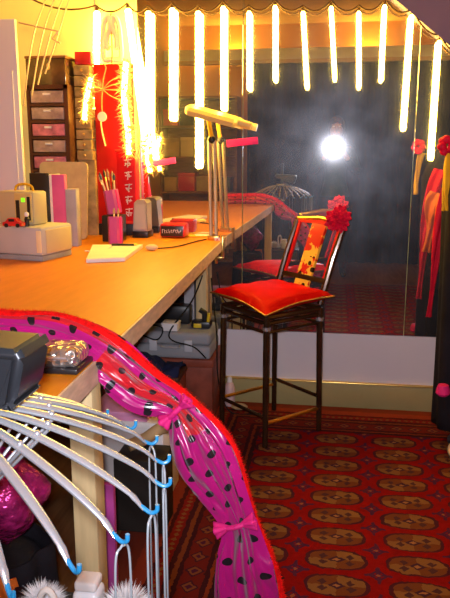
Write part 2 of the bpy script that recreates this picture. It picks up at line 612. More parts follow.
# ------------------------------------------------------------------ setting
struct(B(XL, XR, YB, 0.10, -0.06, 0).build('floor', 'floor_wood', smooth=False), 'dark boarded floor under the rug', 'floor')
struct(B(XL - .08, XR + .08, 0.02, 0.12, 0, CEIL).build('wall_back', 'cream_paint', smooth=False), 'warm cream wall that carries the mirror', 'wall')
struct(B(XL - .08, XL, YB, 0.02, 0, CEIL).build('wall_left', 'room_paint', smooth=False), 'warm tan side wall behind the worktable', 'wall')
struct(B(XR, XR + .08, YB, 0.02, 0, CEIL).build('wall_right', 'room_paint', smooth=False), 'warm tan side wall past the hanging robe', 'wall')
struct(B(XL - .08, XR + .08, YB - .08, YB, 0, CEIL).build('wall_front', 'room_paint', smooth=False), 'warm tan wall at the far end seen in the mirror', 'wall')
struct(B(XL - .08, XR + .08, YB - .08, 0.12, CEIL, CEIL + .06).build('ceiling', 'ceiling_paint', smooth=False), 'plain ceiling above the room', 'ceiling')
# white board under the mirror and the skirting below it
struct(B(-1.01, XR, 0.0, 0.02, 0.14, 0.403).build('trim_1', 'white_paint', smooth=False), 'white painted board under the mirror', 'wall panel')
mb = B(-1.30, XR, -0.022, 0.02, 0, 0.135, bev=0.004)
struct(mb.build('baseboard_back', 'skirting_paint'), 'olive painted skirting board below the white board', 'skirting')
struct(B(-1.30, XR, -0.026, 0.02, 0.135, 0.142, bev=0.002).build('trim_2', 'brass'), 'thin gold strip standing for the lit top ledge of the skirting', 'trim')  # tube light caught on the skirting's top ledge, put in as gold metal
# sloping bulkhead at the top right
mb = MB().prism([(.235, -.055, 2.052), (.53, -.055, 1.812), (1.9, -.055, 0.72), (1.9, -.055, 2.9), (-.45, -.055, 2.9), (-.45, -.055, 2.605)], (0, .055, 0))
struct(mb.build('trim_3', 'mauve_paint', smooth=False), 'dark mauve sloping end of the ceiling at the top right', 'ceiling slope')
# beam across the room (seen in the mirror)
struct(B(XL, XR, -4.99, -4.87, 2.375, 2.50, bev=0.006).build('trim_4', 'beam_paint'), 'pale grey beam across the room seen in the mirror', 'beam')
struct(B(XL, XR, -4.98, -4.86, 2.335, 2.375).build('trim_5', 'edge_wood'), 'wooden strip under the pale beam', 'beam')

# ------------------------------------------------------------------ mirror panels
def mirror(x0, x1, ztop, label):
    o = B(x0 + .0015, x1 - .0015, 0.0, 0.018, 0.405, ztop, bev=0.0012, seg=1).build('wall_mirror', 'dusty_mirror', smooth=False)
    tag(o, label, 'mirror', 'mirror panels on the wall')
    return o


mirror(-1.01, -.47, 2.3, 'narrow mirror panel on the wall behind the worktable, left of the thin seam')
mirror(-.47, .378, 2.3, 'wide middle mirror panel behind the bar stool, showing the camera flash')
mirror(.378, 1.25, 2.3, 'mirror panel on the wall right of the wide middle one, behind the robe')

# ------------------------------------------------------------------ rug
mb = MB()
rb = B(-.72, 1.55, -3.55, -.035, 0.0, 0.010, bev=0.003)
rug = rb.build('rug', 'bokhara_rug', base=(0, 0, 0))
tag(rug, 'red patterned rug with rows of tan oval medallions and striped border', 'rug')

# ------------------------------------------------------------------ worktable
wt = thing('worktable', (-1.27, -1.25, 0), 'long orange wooden worktable running to the mirror with pale thick edge', 'table')
MB().prism([(-2.0, -2.47, TOP - .05), (-.490, -2.47, TOP - .05), (-.556, -.004, TOP - .05), (-2.0, -.004, TOP - .05)], (0, 0, .05)).build('tabletop', 'table_wood', wt, smooth=False)
e = MB().prism([(-.4895, -2.47, TOP - .052), (-.484, -2.47, TOP - .052), (-.550, -.004, TOP - .052), (-.5555, -.004, TOP - .052)], (0, 0, .051)).build('front_edging', 'edge_wood', wt, smooth=False)
e['label'] = 'pale pinkish wooden edge strip'
for x, y in ((-.675, -.055), (-.538, -2.20), (-1.9, -.30), (-1.9, -2.2)):
    B(x - .028, x + .028, y - .03, y + .03, 0.012, TOP - .05, bev=.003).build('leg', 'leg_wood', wt)
B(-.765, -.712, -.09, -.04, .47, TOP - .05).build('side_panel', 'grey_board', wt, smooth=False)['label'] = 'grey board upright behind the leg'
B(-1.86, -.78, -.10, -.06, .66, TOP - .05).build('apron', 'dark_board', wt, smooth=False)

# ------------------------------------------------------------------ hanging light tubes and their wire
tubes = [  # px: x, top z, bottom x, bottom z, radius, word
    (-1.205, 2.044, -1.232, 1.511, .024, 'leftmost glowing light tube, hanging before the drawers with tinsel round its foot'),
    (-1.045, 2.050, -.945, 1.285, .024, 'slanting glowing light tube, its foot swung against the tube beside it'),
    (-.94, 2.036, -.955, 1.330, .022, 'upright glowing light tube touching the foot of the slanting tube'),
    (-.819, 2.047, -.828, 1.489, .022, 'glowing light tube just left of the desk lamp head'),
    (-.689, 2.029, -.695, 1.250, .021, 'long glowing light tube passing behind the desk lamp head'),
    (-.565, 2.048, -.565, 1.536, .019, 'glowing light tube ending just above the desk lamp head'),
    (-.438, 2.022, -.435, 1.631, .018, 'glowing light tube beside the thin mirror seam, above the lamp'),
    (-.312, 2.045, -.307, 1.672, .017, 'short glowing light tube second right of the thin mirror seam'),
    (-.178, 2.014, -.150, 1.637, .0165, 'glowing light tube third right of the thin mirror seam, above the chair back'),
    (-.045, 2.033, -.016, 1.673, .0165, 'short glowing light tube straight above the camera flash in the mirror'),
    (.086, 2.007, .101, 1.634, .0165, 'glowing light tube just right of the camera flash, between two shorter tubes'),
    (.205, 2.032, .205, 1.665, .017, 'short glowing light tube next to the tip of the mauve ceiling slope'),
    (.330, 1.985, .321, 1.435, .019, 'long thick glowing light tube just under the mauve ceiling slope'),
    (.464, 1.868, .460, 1.293, .018, 'rightmost glowing light tube, low under the mauve ceiling slope'),
]
for x0, z0, x1, z1, r, lab in tubes:
    r *= .64 if x0 > -.5 else .72
    t = thing('light_tube', (x0, -.034, z0), lab, 'light tube', 'glowing light tubes hung along the mirror')
    n = max(24, int((z0 - z1) / 0.012))
    pts, rr = [], []
    for k in range(n + 1):
        f = k / n
        pts.append(V((x0 + (x1 - x0) * f, -.034 - (.05 * f if x0 == -1.045 else 0), z0 - .012 + (z1 + .006 - z0 + .012) * f)))
        rr.append(r * (0.94 + 0.06 * (1 if k % 2 else -1)) * (0.55 if k in (0, n) else 1))
    MB().tube(pts, rr, 14).build('glow_tube', 'tube_glow', t, angle=80)
    MB().tube([(x0, -.034, z0 - .014), (x0, -.034, z0 + .012)], [r * .6, r * .4], 10).build('cap', 'cord_brown', t)
pts = []
tp = [(-1.55, 2.10)] + [(t[0], t[1] + .01) for t in tubes] + [(.58, 1.80)]
for (xa, za), (xb, zb) in zip(tp, tp[1:]):
    for k in range(8):
        f = k / 8
        pts.append(V((xa + (xb - xa) * f, -.05, za + (zb - za) * f - .035 * 4 * f * (1 - f) + .0)))
pts.append(V((tp[-1][0], -.05, tp[-1][1])))
tag(MB().tube(pts, .0045, 6).build('swag_cable', 'cord_brown'), 'thin brown cord swagged along the top from which the tubes hang', 'cable')

# ------------------------------------------------------------------ left: cupboard, wire rack, drawers
cb = thing('folding_screen', (-1.75, -.40, TOP), 'tall white folding screen at the left edge standing on the worktable', 'screen')
B(-2.04, -1.466, -.425, -.400, TOP, 1.935, bev=.004).build('leaf', 'white_paint', cb)
MB().tube([(-1.488, -.436, 1.70), (-1.488, -.440, 1.45), (-1.488, -.436, 1.10)], .004, 8).build('handle', 'white_paint', cb)
MB().tube([(-1.488, -.436, 1.70), (-1.488, -.424, 1.71)], .004, 8).build('bracket', 'white_paint', cb)

wr = thing('wire_rack', (-1.42, -.06, 1.55), 'thin wire hanging rack on the yellow wall above the brown drawers', 'rack')
mb = MB()
for k, (xa, xb) in enumerate(((-1.36, -1.52), (-1.315, -1.475), (-1.27, -1.44), (-1.235, -1.40))):
    mb.tube(bez([(xa, -.03, 2.34), (xa + (xb - xa) * .35, -.16, 2.08), (xa + (xb - xa) * .62, -.25, 1.87), (xb, -.262, 1.56 + .05 * k)], 6), .004, 6)
mb.build('rod', 'wire_metal', wr)
MB().tube([(-1.54, -.215, 1.955), (-1.33, -.245, 1.905)], .004, 6).build('cross_bar', 'wire_metal', wr)
MB().tube([(-1.33, -.245, 1.905), (-1.36, -.255, 1.87), (-1.32, -.25, 1.85)], .004, 6).build('hook', 'wire_metal', wr)
MB().tube([(-1.215, -.025, 2.30), (-1.225, -.03, 1.62)], .006, 8).build('upright', 'wire_metal', wr)

dt = thing('drawer_tower', (-1.42, -.13, TOP), 'tall dark brown tower of small clear-fronted drawers on the worktable', 'drawers')
x0, x1, y0, y1 = -1.53, -1.315, -.20, 0.0
mb = B(x0, x0 + .016, y0, y1, TOP, 1.665)
mb.box(x1 - .022, x1, y0, y1, TOP, 1.665).box(x0, x1, y0, y1, 1.645, 1.665).box(x0, x1, y0, y1, TOP, TOP + .02).box(x0, x1, y1 - .01, y1, TOP, 1.665)
zs = [TOP + .02 + k * .0798 for k in range(10)]
for z in zs[1:-1]:
    mb.box(x0, x1, y0 + .002, y1, z - .007, z + .007)
mb.build('frame', 'drawer_frame', dt, smooth=False)
d0 = None
for k in range(9):
    z = zs[k] + .010
    m_k = 'drawer_pink' if k in (6, 4) else 'drawer_front'
    d_ = B(x0 + .02, x1 - .026, y0 + .004, y1 - .012, z, z + .058, bev=.003).build('drawer', m_k, dt)
    MB().box((x0 + x1) / 2 - .02, (x0 + x1) / 2 + .018, y0 - .010, y0 + .004, z + .036, z + .046, bev=.003).build('knob', 'white_card', d_)
bx = thing('glass_box', (-1.42, -.1, 1.665), 'brown glass-sided box of trinkets on top of the drawer tower', 'box')
B(x0, x1 - .01, -.19, -.005, 1.665, 1.79, bev=.004).build('body', 'brown_glass', bx)
B(x0 - .003, x1 - .005, -.194, -.001, 1.79, 1.803, bev=.003).build('lid', 'shelf_wood', bx)
mb = MB().ball((-1.41, -.194, 1.752), .010, .005, .016)
mb.build('ornament', 'brass', bx)['label'] = 'bright gold ornament'

st = thing('box_tower', (-1.265, -.06, TOP), 'narrow stack of small amber boxes between drawer tower and red panel', 'drawers')
mb = B(-1.312, -1.222, -.10, -.004, TOP, 1.30, bev=.003)
mb.build('body', 'small_box', st)
for k in range(9):
    z = 1.30 + k * .052
    b_ = B(-1.310, -1.225 - .004 * (k % 2), -.12, -.006, z, z + .048, bev=.004).build('drawer', 'small_box', st)
    MB().ball((-1.268, -.123, z + .024), .007, .005, .007, 10).build('knob', 'brass', b_)
B(-1.305, -1.222, -.11, -.006, 1.768, 1.83, bev=.004).build('lid', 'red_plastic', st)

# ------------------------------------------------------------------ red panel with string bow, heart, tinsel
rp = thing('red_banner', (-1.13, -.05, TOP), 'tall glossy red banner board on the worktable with dark foot', 'banner')
B(-1.222, -1.014, -.075, -.01, TOP + .06, 1.772, bev=.003).build('board', 'red_panel', rp)
B(-1.222, -1.014, -.08, -.008, TOP, TOP + .06, bev=.002).build('foot', 'black_plastic', rp)
sb = thing('string_bow', (-1.17, -.09, 1.40), 'straw string bow with round tag and cream strip on the red panel', 'decoration')
mb = MB()
kc = V((-1.172, -.088, 1.648))
for dx, dz in ((.09, .062), (.095, .03), (.095, -.005), (.085, -.05)):
    mb.tube(bez([kc, kc + V((dx * .5, -.012, dz * .62)), kc + V((dx, -.002, dz))], 6), .0028, 6)
for dx, dz in ((-.045, .01), (-.045, -.01)):
    mb.tube(bez([kc, kc + V((dx * .5, -.01, dz)), kc + V((dx, -.002, dz))], 6), .0028, 6)
mb.tube(bez([kc + V((.012, 0, .125)), kc + V((.022, -.004, .10)), kc + V((.008, -.004, .05)), kc, kc + V((-.006, -.002, -.06)), kc + V((-.006, -.002, -.115))], 6), .0035, 6)
mb.build('string', 'string', sb)
MB().ball(kc, .011, .008, .009, 10).build('knot', 'string', sb)
MB().lathe((-1.178, -.096, 1.515), [(.001, 0), (.024, 0), (.025, .004), (.024, .008), (.001, .008)], 18, 'Y').build('tag', 'white_card', sb)
MB().tube([(-1.186, -.092, 1.495), (-1.180, -.094, 1.44), (-1.166, -.09, 1.37)], [.009, .010, .010], 8, flat=.35).build('strip', 'cream_card', sb)

ht = thing('scroll_heart', (-1.12, -.06, 1.78), 'pale lyre-shaped scroll ornament hanging above the red panel', 'ornament')
for s_ in (-1, 1):
    cx = -1.128
    pts = bez([(cx + s_ * .004, -.05, 1.795), (cx + s_ * .044, -.05, 1.80), (cx + s_ * .046, -.05, 1.88), (cx + s_ * .036, -.05, 1.97), (cx + s_ * .012, -.05, 2.0),
               (cx + s_ * .008, -.05, 1.95), (cx + s_ * .024, -.05, 1.90), (cx + s_ * .026, -.05, 1.86), (cx + s_ * .014, -.05, 1.85)], 8)
    MB().tube(pts, .0135, 8).build('scroll', 'heart_white', ht)
MB().tube([(-1.128, -.05, 2.03), (-1.128, -.05, 1.79), (-1.135, -.06, 1.76)], .0035, 6).build('string', 'string', ht)


def tinsel(path, rad, n, label):
    mb = MB()
    P = bez(path, 20)
    mb.tube(P, .004, 6)
    for k in range(n):
        p = P[random.randrange(len(P))]
        a, b = random.uniform(0, 2 * PI), random.uniform(-.9, .9)
        d = V((math.cos(a) * math.cos(b), math.sin(a) * math.cos(b) * .55, math.sin(b)))
        s_ = d.cross(V((0, 0, 1)))
        s_ = (s_.normalized() if s_.length > .01 else V((1, 0, 0))) * random.uniform(.003, .007)
        L_ = rad * random.uniform(.5, 1.1)
        q = [p - s_ * .4, p + d * L_ * .5 - s_ + V((0, 0, .006)), p + d * L_, p + d * L_ * .5 + s_ + V((0, 0, .006))]
        vs = [mb.bm.verts.new(x) for x in q]
        mb.bm.faces.new(vs)
    o = mb.build('tinsel_garland', 'tinsel', smooth=False)
    MB().tube(P, rad * .22, 10).build('added_glow_core', 'tube_glow', o, angle=80)  # glowing core added inside the tinsel to brighten it
    return tag(o, label, 'garland', 'pale tinsel garlands')


tinsel([(-1.222, -.115, 1.70), (-1.245, -.125, 1.60), (-1.262, -.12, 1.50)], .055, 420, 'pale tinsel garland round the leftmost light tube, left of the red panel')
tinsel([(-1.032, -.135, 1.77), (-1.045, -.14, 1.60), (-1.03, -.14, 1.44), (-1.03, -.14, 1.33)], .062, 760, 'long pale tinsel garland down the right side of the red panel')
tinsel([(-.93, -.105, 1.42), (-.945, -.105, 1.33), (-.93, -.105, 1.24)], .05, 300, 'tuft of pale tinsel where the slanting light tube ends')

# red scroll with white characters
sc = thing('red_scroll', (-1.045, -.115, 1.0), 'narrow red paper scroll with a column of white characters by the mirror', 'scroll')
B(-1.100, -1.002, -.125, -.118, .985, 1.345, bev=.002).build('paper', 'red_paper', sc)
MB().tube([(-1.108, -.1215, 1.345), (-.994, -.1215, 1.345)], .007, 10).build('top_rod', 'red_plastic', sc)
MB().tube([(-1.108, -.1215, .983), (-.994, -.1215, .983)], .007, 10).build('bottom_rod', 'red_plastic', sc)
random.seed(21)
for k in range(5):
    mb = MB()
    cz = 1.285 - k * .062
    cx = -1.040
    for side in (-.1258, -.1172):
        random.seed(40 + k)
        mb.obox((cx, side, cz + .016), (.019, 0, .002), (0, .0006, 0), (0, 0, .0022))
        mb.obox((cx, side, cz - .002), (.016, 0, -.001), (0, .0006, 0), (0, 0, .0022))
        mb.obox((cx + random.uniform(-.006, .006), side, cz), (.0022, 0, 0), (0, .0006, 0), (.002, 0, .021))
        for q in range(3):
            a = random.uniform(-1.1, 1.1)
            mb.obox((cx + random.uniform(-.012, .012), side, cz + random.uniform(-.015, .012)), (math.sin(a) * .009, 0, math.cos(a) * .009), (0, .0006, 0), (math.cos(a) * .0019, 0, -math.sin(a) * .0019))
    mb.build('character', 'white_ink', sc, smooth=False)['label'] = 'white brush character'
# pink strips stuck on the mirror
tag(B(-1.0, -.82, -.008, 0.0, 1.268, 1.300, bev=.002).rot((-.91, 0, 1.284), 'Y', -.16).build('paper_strip', 'hot_pink'), 'hot pink paper strip on the mirror beside the red scroll', 'paper strip', 'pink strips stuck on the mirror')
tag(B(-.553, -.392, -.006, 0.0, 1.372, 1.408, bev=.002).rot((-.47, 0, 1.39), 'Y', -.10).build('paper_strip', 'hot_pink'), 'short pink paper strip across the thin mirror seam under the lamp', 'paper strip', 'pink strips stuck on the mirror')

# ------------------------------------------------------------------ things on the worktable
def rounded_board(x0, x1, z0, z1, r):
    pts = []
    for cx, cz, a0 in ((x1 - r, z0 + r, -90), (x1 - r, z1 - r, 0), (x0 + r, z1 - r, 90), (x0 + r, z0 + r, 180)):
        for k in range(7):
            a = math.radians(a0 + 15 * k)
            pts.append((cx + r * math.cos(a), 0, cz + r * math.sin(a)))
    return pts


mb = MB().prism(rounded_board(-1.462, -1.213, 0, .382, .025), (0, .014, 0))
for v in mb.bm.verts:
    v.co.y += -.292
mb.rot((0, -.292, 0), 'X', -.135)
for v in mb.bm.verts:
    v.co.z += TOP + .003
tag(mb.build('cork_board', 'beige_board', smooth=False), 'rounded beige board leaning against the brown drawer tower', 'board')

# printer (turned a little)
pr = thing('printer', (-1.23, -.86, TOP), 'boxy grey printer on the worktable with toy car on top', 'printer')
PV = (-1.145, -.99, 0)
RZ = math.radians(-13)


def pbox(*a, **k):
    return MB().box(*a, rz=RZ, piv=PV, **k)


pbox(-1.44, -1.145, -.99, -.775, TOP + .022, 1.048, bev=.012).build('body', 'printer_grey', pr)
pbox(-1.435, -1.150, -.985, -.78, TOP, TOP + .022, bev=.003).build('base', 'grey_card', pr)
pbox(-1.148, -1.141, -.965, -.795, TOP + .03, 1.036, bev=.003).build('side_panel', 'printer_lit_side', pr)['label'] = 'side panel toned cream as lit'  # warm light on the printer's side put into a cream colour
pbox(-1.172, -1.150, -.9935, -.985, TOP + .035, 1.035, bev=.003).build('front_lit_edge', 'cream_card', pr)['label'] = 'lit corner edge drawn as a pale strip'  # lit front edge of the printer drawn as a paler strip

# radio on the printer
rd = thing('portable_radio', (-1.28, -.80, 1.048), 'small grey portable radio with lit green display and hoop handle on the printer', 'radio')
PT = 1.0483
pbox(-1.40, -1.222, -.93, -.835, PT, 1.185, bev=.010).build('body', 'radio_grey', rd)
pbox(-1.312, -1.228, -.936, -.929, PT + .012, 1.178, bev=.003).build('front_panel', 'lamp_cream', rd)
pbox(-1.305, -1.287, -.9385, -.934, PT + .02, 1.150, bev=.002).build('cassette_door', 'black_plastic', rd)
pbox(-1.249, -1.234, -.9385, -.934, PT + .02, 1.165, bev=.002).build('speaker_grille', 'black_plastic', rd)
pbox(-1.277, -1.258, -.9390, -.934, 1.142, 1.160, bev=.003).build('display', 'display_green', rd)['label'] = 'glowing yellow-green display'
mb = MB().tube(bez([(-1.345, -.885, 1.18), (-1.335, -.885, 1.205), (-1.30, -.885, 1.213), (-1.262, -.885, 1.205), (-1.252, -.885, 1.18)], 6), .005, 8)
bmesh.ops.rotate(mb.bm, cent=V(PV), matrix=Matrix.Rotation(RZ, 3, 'Z'), verts=mb.bm.verts)
mb.build('handle', 'yellow_cloth', rd)

# toy car
tcx, tcy = -1.262, -.985
tc = thing('toy_car', (tcx, tcy, PT), 'tiny red toy car parked on the grey printer', 'toy car')
prof = [(-.040, .006), (.040, .006), (.041, .018), (.024, .024), (.014, .036), (-.016, .037), (-.028, .024), (-.041, .020)]
mb = MB().prism([(tcx + a, tcy - .017, PT + b) for a, b in prof], (0, .034, 0))
mb.build('body', 'red_plastic', tc, smooth=False)
B(tcx - .014, tcx + .010, tcy - .0185, tcy + .0185, PT + .024, PT + .034).build('window', 'black_plastic', tc, smooth=False)
for wx in (-.024, .024):
    for wy in (-.017, .017):
        MB().lathe((tcx + wx, tcy + wy - .003, PT + .0085), [(.0085, 0), (.0085, .006)], 12, 'Y').build('wheel', 'black_plastic', tc)
fg = thing('toy_figure', (-1.235, -.945, PT), 'tiny black and white toy figure standing behind the toy car', 'toy')
mb = MB().lathe((-1.222, -.9505, PT), [(.010, 0), (.009, .02), (.011, .03), (.006, .040)], 12)
mb.build('body', 'black_plastic', fg)
MB().ball((-1.222, -.9505, PT + .048), .010, .010, .011, 12).build('head', 'white_card', fg)

# folders
def folder(x0, x1, y, z1, m, label, rz=0.0, th=.02):
    c = (x0, y, 0)
    o = MB().box(x0, x1, y, y + th, TOP, z1, bev=.002, rz=rz, piv=c).build('folder', m)
    return tag(o, label, 'folder', 'folders standing behind the printer')


folder(-1.395, -1.302, -.52, 1.246, 'black_plastic', 'black folder standing behind the portable radio', 0, .03)
folder(-1.300, -1.285, -.52, 1.240, 'white_card', 'thin white folder between the black and the pink ones', 0, .1)
folder(-1.284, -1.222, -.53, 1.240, 'pink_paper', 'pink folder standing behind the printer', 0, .03)
folder(-1.221, -1.170, -.53, 1.175, 'lilac_card', 'short lilac-grey folder in front of the beige board', 0, .05)

# pencil cups
def cup(loc, tilt, h, r, label):
    t = thing('pencil_cup', loc, label, 'pencil cup', 'shiny purple and pink pencil cups')
    prof = [(r * .96, 0), (r, .004), (r, h), (r * .86, h), (r * .86, .01), (.001, .01)]
    c = V(loc)
    def fin(mb):
        if tilt:
            mb.rot(c, 'Y', tilt)
        return mb
    fin(MB().lathe(c, prof, 6)).build('body', 'purple_card', t, angle=20)
    fin(MB().box(c.x + r * .52, c.x + r * .9, c.y - r * .45, c.y + r * .45, c.z + .003, c.z + h - .003, bev=.002)).build('side', 'hot_pink', t)
    return t, fin, c


ca, fin_a, c_a = cup((-1.03, -.40, TOP), 0, .128, .036, 'upright purple and pink pencil cup on the worktable')
cbk, fin_b, c_b = cup((-1.062, -.30, TOP + .135), -.16, .115, .038, 'tilted pencil cup full of brushes on a black stand behind the upright one')
# stand for the tilted cup
tag(B(-1.115, -1.02, -.345, -.25, TOP, TOP + .128, bev=.004).build('stand_block', 'black_plastic'), 'black block holding up the tilted pencil cup', 'stand')


def brush(base, d, L_, m1, m2, label):
    t = thing('paintbrush', base, label, 'brush', 'brushes and pencils in the cups')
    b = V(base); d = V(d).normalized()
    MB().tube([b, b + d * L_ * .6, b + d * L_ * .72], [.003, .0045, .004], 8).build('handle', m1, t)
    MB().tube([b + d * L_ * .72, b + d * L_ * .80], .0045, 8).build('ferrule', 'brass', t)
    MB().tube([b + d * L_ * .80, b + d * L_ * .9, b + d * L_], [.005, .007, .001], 8).build('bristles', m2, t)


for k in range(6):
    a = k * 1.05
    bs = c_b + V((-.008 + math.cos(a) * .012, math.sin(a) * .012, .02))
    brush(bs, (-.17 + math.cos(a) * .16, math.sin(a) * .16, 1), .175 + .012 * (k % 3), 'shelf_wood' if k % 2 else 'cream_card', 'tan_card' if k % 2 else 'black_plastic',
          'slim brush sticking out of the tilted pencil cup')
for k in range(2):
    bs = c_a + V((.006 - .014 * k, .004, .015))
    brush(bs, (.06 - .05 * k, .05, 1), .155, 'shelf_wood', 'tan_card', 'slim brush sticking out of the upright pencil cup')

# notebook
nb = thing('notebook', (-.93, -.78, TOP), 'closed white notebook lying on the worktable', 'notebook')
q = [(-1.105, -.555), (-.825, -.60), (-.775, -.86), (-.945, -.985)]
q = [(-1.09, -.56), (-.86, -.56), (-.805, -.97), (-.955, -.985)]
MB().prism([(a, b, TOP + .001) for a, b in [(-1.085, -.57), (-.86, -.53), (-.825, -.93), (-.965, -.99)]], (0, 0, .012)).build('pages', 'white_card', nb, smooth=False)
MB().prism([(a, b, TOP + .0132) for a, b in [(-1.085, -.57), (-.86, -.53), (-.825, -.93), (-.965, -.99)]], (0, 0, .003)).build('cover', 'white_card', nb, smooth=False)
pn = thing('pen', (-.87, -.55, TOP + .017), 'dark pen lying on the back edge of the white notebook', 'pen')
MB().tube([(-.985, -.60, TOP + .022), (-.885, -.585, TOP + .022)], .005, 8).build('barrel', 'black_plastic', pn)
MB().tube([(-.885, -.585, TOP + .022), (-.865, -.582, TOP + .022)], [.005, .001], 8).build('tip', 'brass', pn)
tag(MB().ball((-.80, -.60, TOP + .014), .03, .02, .014).build('cable_plug', 'cream_card'), 'cream plug lying at the corner of the white notebook', 'plug')

# speaker
sp = thing('desktop_speaker', (-.975, -.13, TOP), 'small silver-grey desktop speaker standing against the mirror', 'speaker')
mb = MB().prism([(-1.012, -.165, TOP + .034), (-.935, -.165, TOP + .034), (-.941, -.145, TOP + .175), (-.955, -.14, TOP + .19), (-.995, -.14, TOP + .19), (-1.008, -.145, TOP + .175)], (0, .09, 0))
mb.build('body', 'silver_plastic', sp, angle=25)
B(-1.016, -.932, -.172, -.055, TOP, TOP + .034, bev=.005).build('base', 'hub_grey', sp)
MB().prism([(-1.004, -.1655, TOP + .045), (-.943, -.1655, TOP + .045), (-.948, -.1485, TOP + .168), (-.999, -.1485, TOP + .168)], (0, -.003, .0)).build('grille', 'printer_grey', sp, smooth=False)

# clock radio
cr = thing('clock_radio', (-.82, -.12, TOP), 'small red clock radio with black face near the mirror', 'clock radio')
B(-.873, -.742, -.16, -.055, TOP + .004, TOP + .072, bev=.010).build('body', 'red_plastic', cr)
B(-.866, -.752, -.1635, -.157, TOP + .010, TOP + .062, bev=.002).build('face', 'black_plastic', cr)
for x in (-.85, -.765):
    MB().lathe((x, -.11, TOP), [(.008, 0), (.008, .006)], 10).build('foot', 'black_plastic', cr)
mb = MB()
random.seed(17)
for k in range(9):
    cx = -.858 + k * .0115
    a_ = random.uniform(-.5, .5)
    hh = random.uniform(.007, .011)
    mb.obox((cx, -.164, TOP + .036), (math.sin(a_) * hh, 0, math.cos(a_) * hh), (0, .0005, 0), (math.cos(a_) * .0011, 0, -math.sin(a_) * .0011))
    mb.obox((cx + .002, -.164, TOP + .036 + random.uniform(-.007, .007)), (.004, 0, .001), (0, .0005, 0), (0, 0, .0010))
mb.build('face_marks', 'white_ink', cr, smooth=False)['label'] = 'pale marks on the black face'

# magazine
mg = thing('magazine', (-.76, -.03, TOP), 'open yellow and white magazine flat on the worktable at the mirror', 'magazine')
MB().prism([(a, b, TOP + .001) for a, b in [(-.80, -.015), (-.63, -.012), (-.61, -.085), (-.73, -.10)]], (0, 0, .005)).build('cover', 'yellow_cloth', mg, smooth=False)
MB().prism([(a, b, TOP + .0062) for a, b in [(-.72, -.02), (-.64, -.02), (-.625, -.08), (-.70, -.085)]], (0, 0, .001)).build('picture', 'white_card', mg, smooth=False)

# desk lamp clamped to the edge
lp = thing('clamp_lamp', (-.585, -.17, TOP), 'swing-arm desk lamp with long flat head clamped to the worktable edge', 'lamp')
lx, ly = -.590, -.185
mb = B(lx - .028, lx + .028, ly - .024, ly + .024, TOP, TOP + .022, bev=.004)
mb.box(lx + .038, lx + .052, ly - .02, ly + .02, TOP - .095, TOP + .022, bev=.003).box(lx, lx + .052, ly - .02, ly + .02, TOP - .095, TOP - .082, bev=.002)
mb.tube([(lx + .012, ly, TOP - .12), (lx + .012, ly, TOP - .083)], .007, 10)
mb.tube([(lx + .012, ly, TOP - .083), (lx + .012, ly, TOP - .0535)], .012, 12)
mb.build('clamp', 'brass', lp)
for dx in (-.013, .013):
    MB().tube([(lx + dx, ly, TOP + .02), (lx - .015 + dx, ly + .05, 1.395)], .0095, 10).build('lower_arm', 'lamp_steel', lp)
MB().ball((lx - .016, ly + .05, 1.40), .022, .016, .020, 14).build('joint', 'hub_grey', lp)
MB().tube([(lx - .016, ly + .05, 1.40), (lx - .035, ly + .045, 1.515)], .011, 10).build('upper_arm', 'yellow_cloth', lp)['label'] = 'yellow arm'
hA, hB = V((-.735, -.13, 1.550)), V((-.475, -.13, 1.480))
ax = (hB - hA); L_ = ax.length; ax.normalize()
up = V((0, -.25, 1)); up = (up - ax * up.dot(ax)).normalized(); sd = ax.cross(up)
prof = [(-.055, -.016), (-.055, .006), (-.035, .020), (.035, .020), (.055, .006), (.055, -.016)]
sects = []
mb = MB()
for f, s_ in ((0, .35), (.03, .8), (.08, 1), (.93, 1), (.98, .7), (1, .45)):
    sects.append([mb.bm.verts.new(hA + ax * L_ * f + sd * a * s_ + up * (b * s_ + .006 * (1 - s_))) for a, b in prof])
for A_, B_ in zip(sects, sects[1:]):
    for k in range(6):
        mb.bm.faces.new((A_[k], A_[(k + 1) % 6], B_[(k + 1) % 6], B_[k]))
mb.bm.faces.new(sects[0]); mb.bm.faces.new(list(reversed(sects[-1])))
mb.build('lamp_shade', 'lamp_cream', lp, angle=25)
MB().obox(hA + ax * L_ * .5 - up * .0165 , ax * L_ * .40, sd * .040, up * .002, bev=.001).build('diffuser', 'lamp_tube', lp)['label'] = 'pale lilac underside'
MB().tube([hB - ax * .01, hB + ax * .065], [.020, .019], 14).build('end_grip', 'lamp_cream', lp)
# price tag on the clamp
tg = thing('paper_tag', (lx + .06, ly, TOP - .03), 'small white square paper tag lettered A on the lamp clamp', 'tag')
B(-.580, -.552, ly - .034, ly - .032, TOP - .012, TOP + .016, bev=.0005).build('card', 'white_card', tg)
MB().tube([(-.566, ly - .0325, TOP + .012), (-.572, ly - .026, TOP + .022)], .0012, 5).build('string', 'white_string', tg)
mb = MB()
ac = V((-.566, ly - .0345, TOP + .001))
for s_ in (-1, 1):
    mb.obox(ac + V((s_ * .0035, 0, 0)), (s_ * .0035, 0, -.008), (0, .0005, 0), (.0013, 0, s_ * .0006))
mb.obox(ac + V((0, 0, -.003)), (.0045, 0, 0), (0, .0005, 0), (0, 0, .0011))
mb.build('letter', 'red_plastic', tg, smooth=False)['label'] = 'letter A'
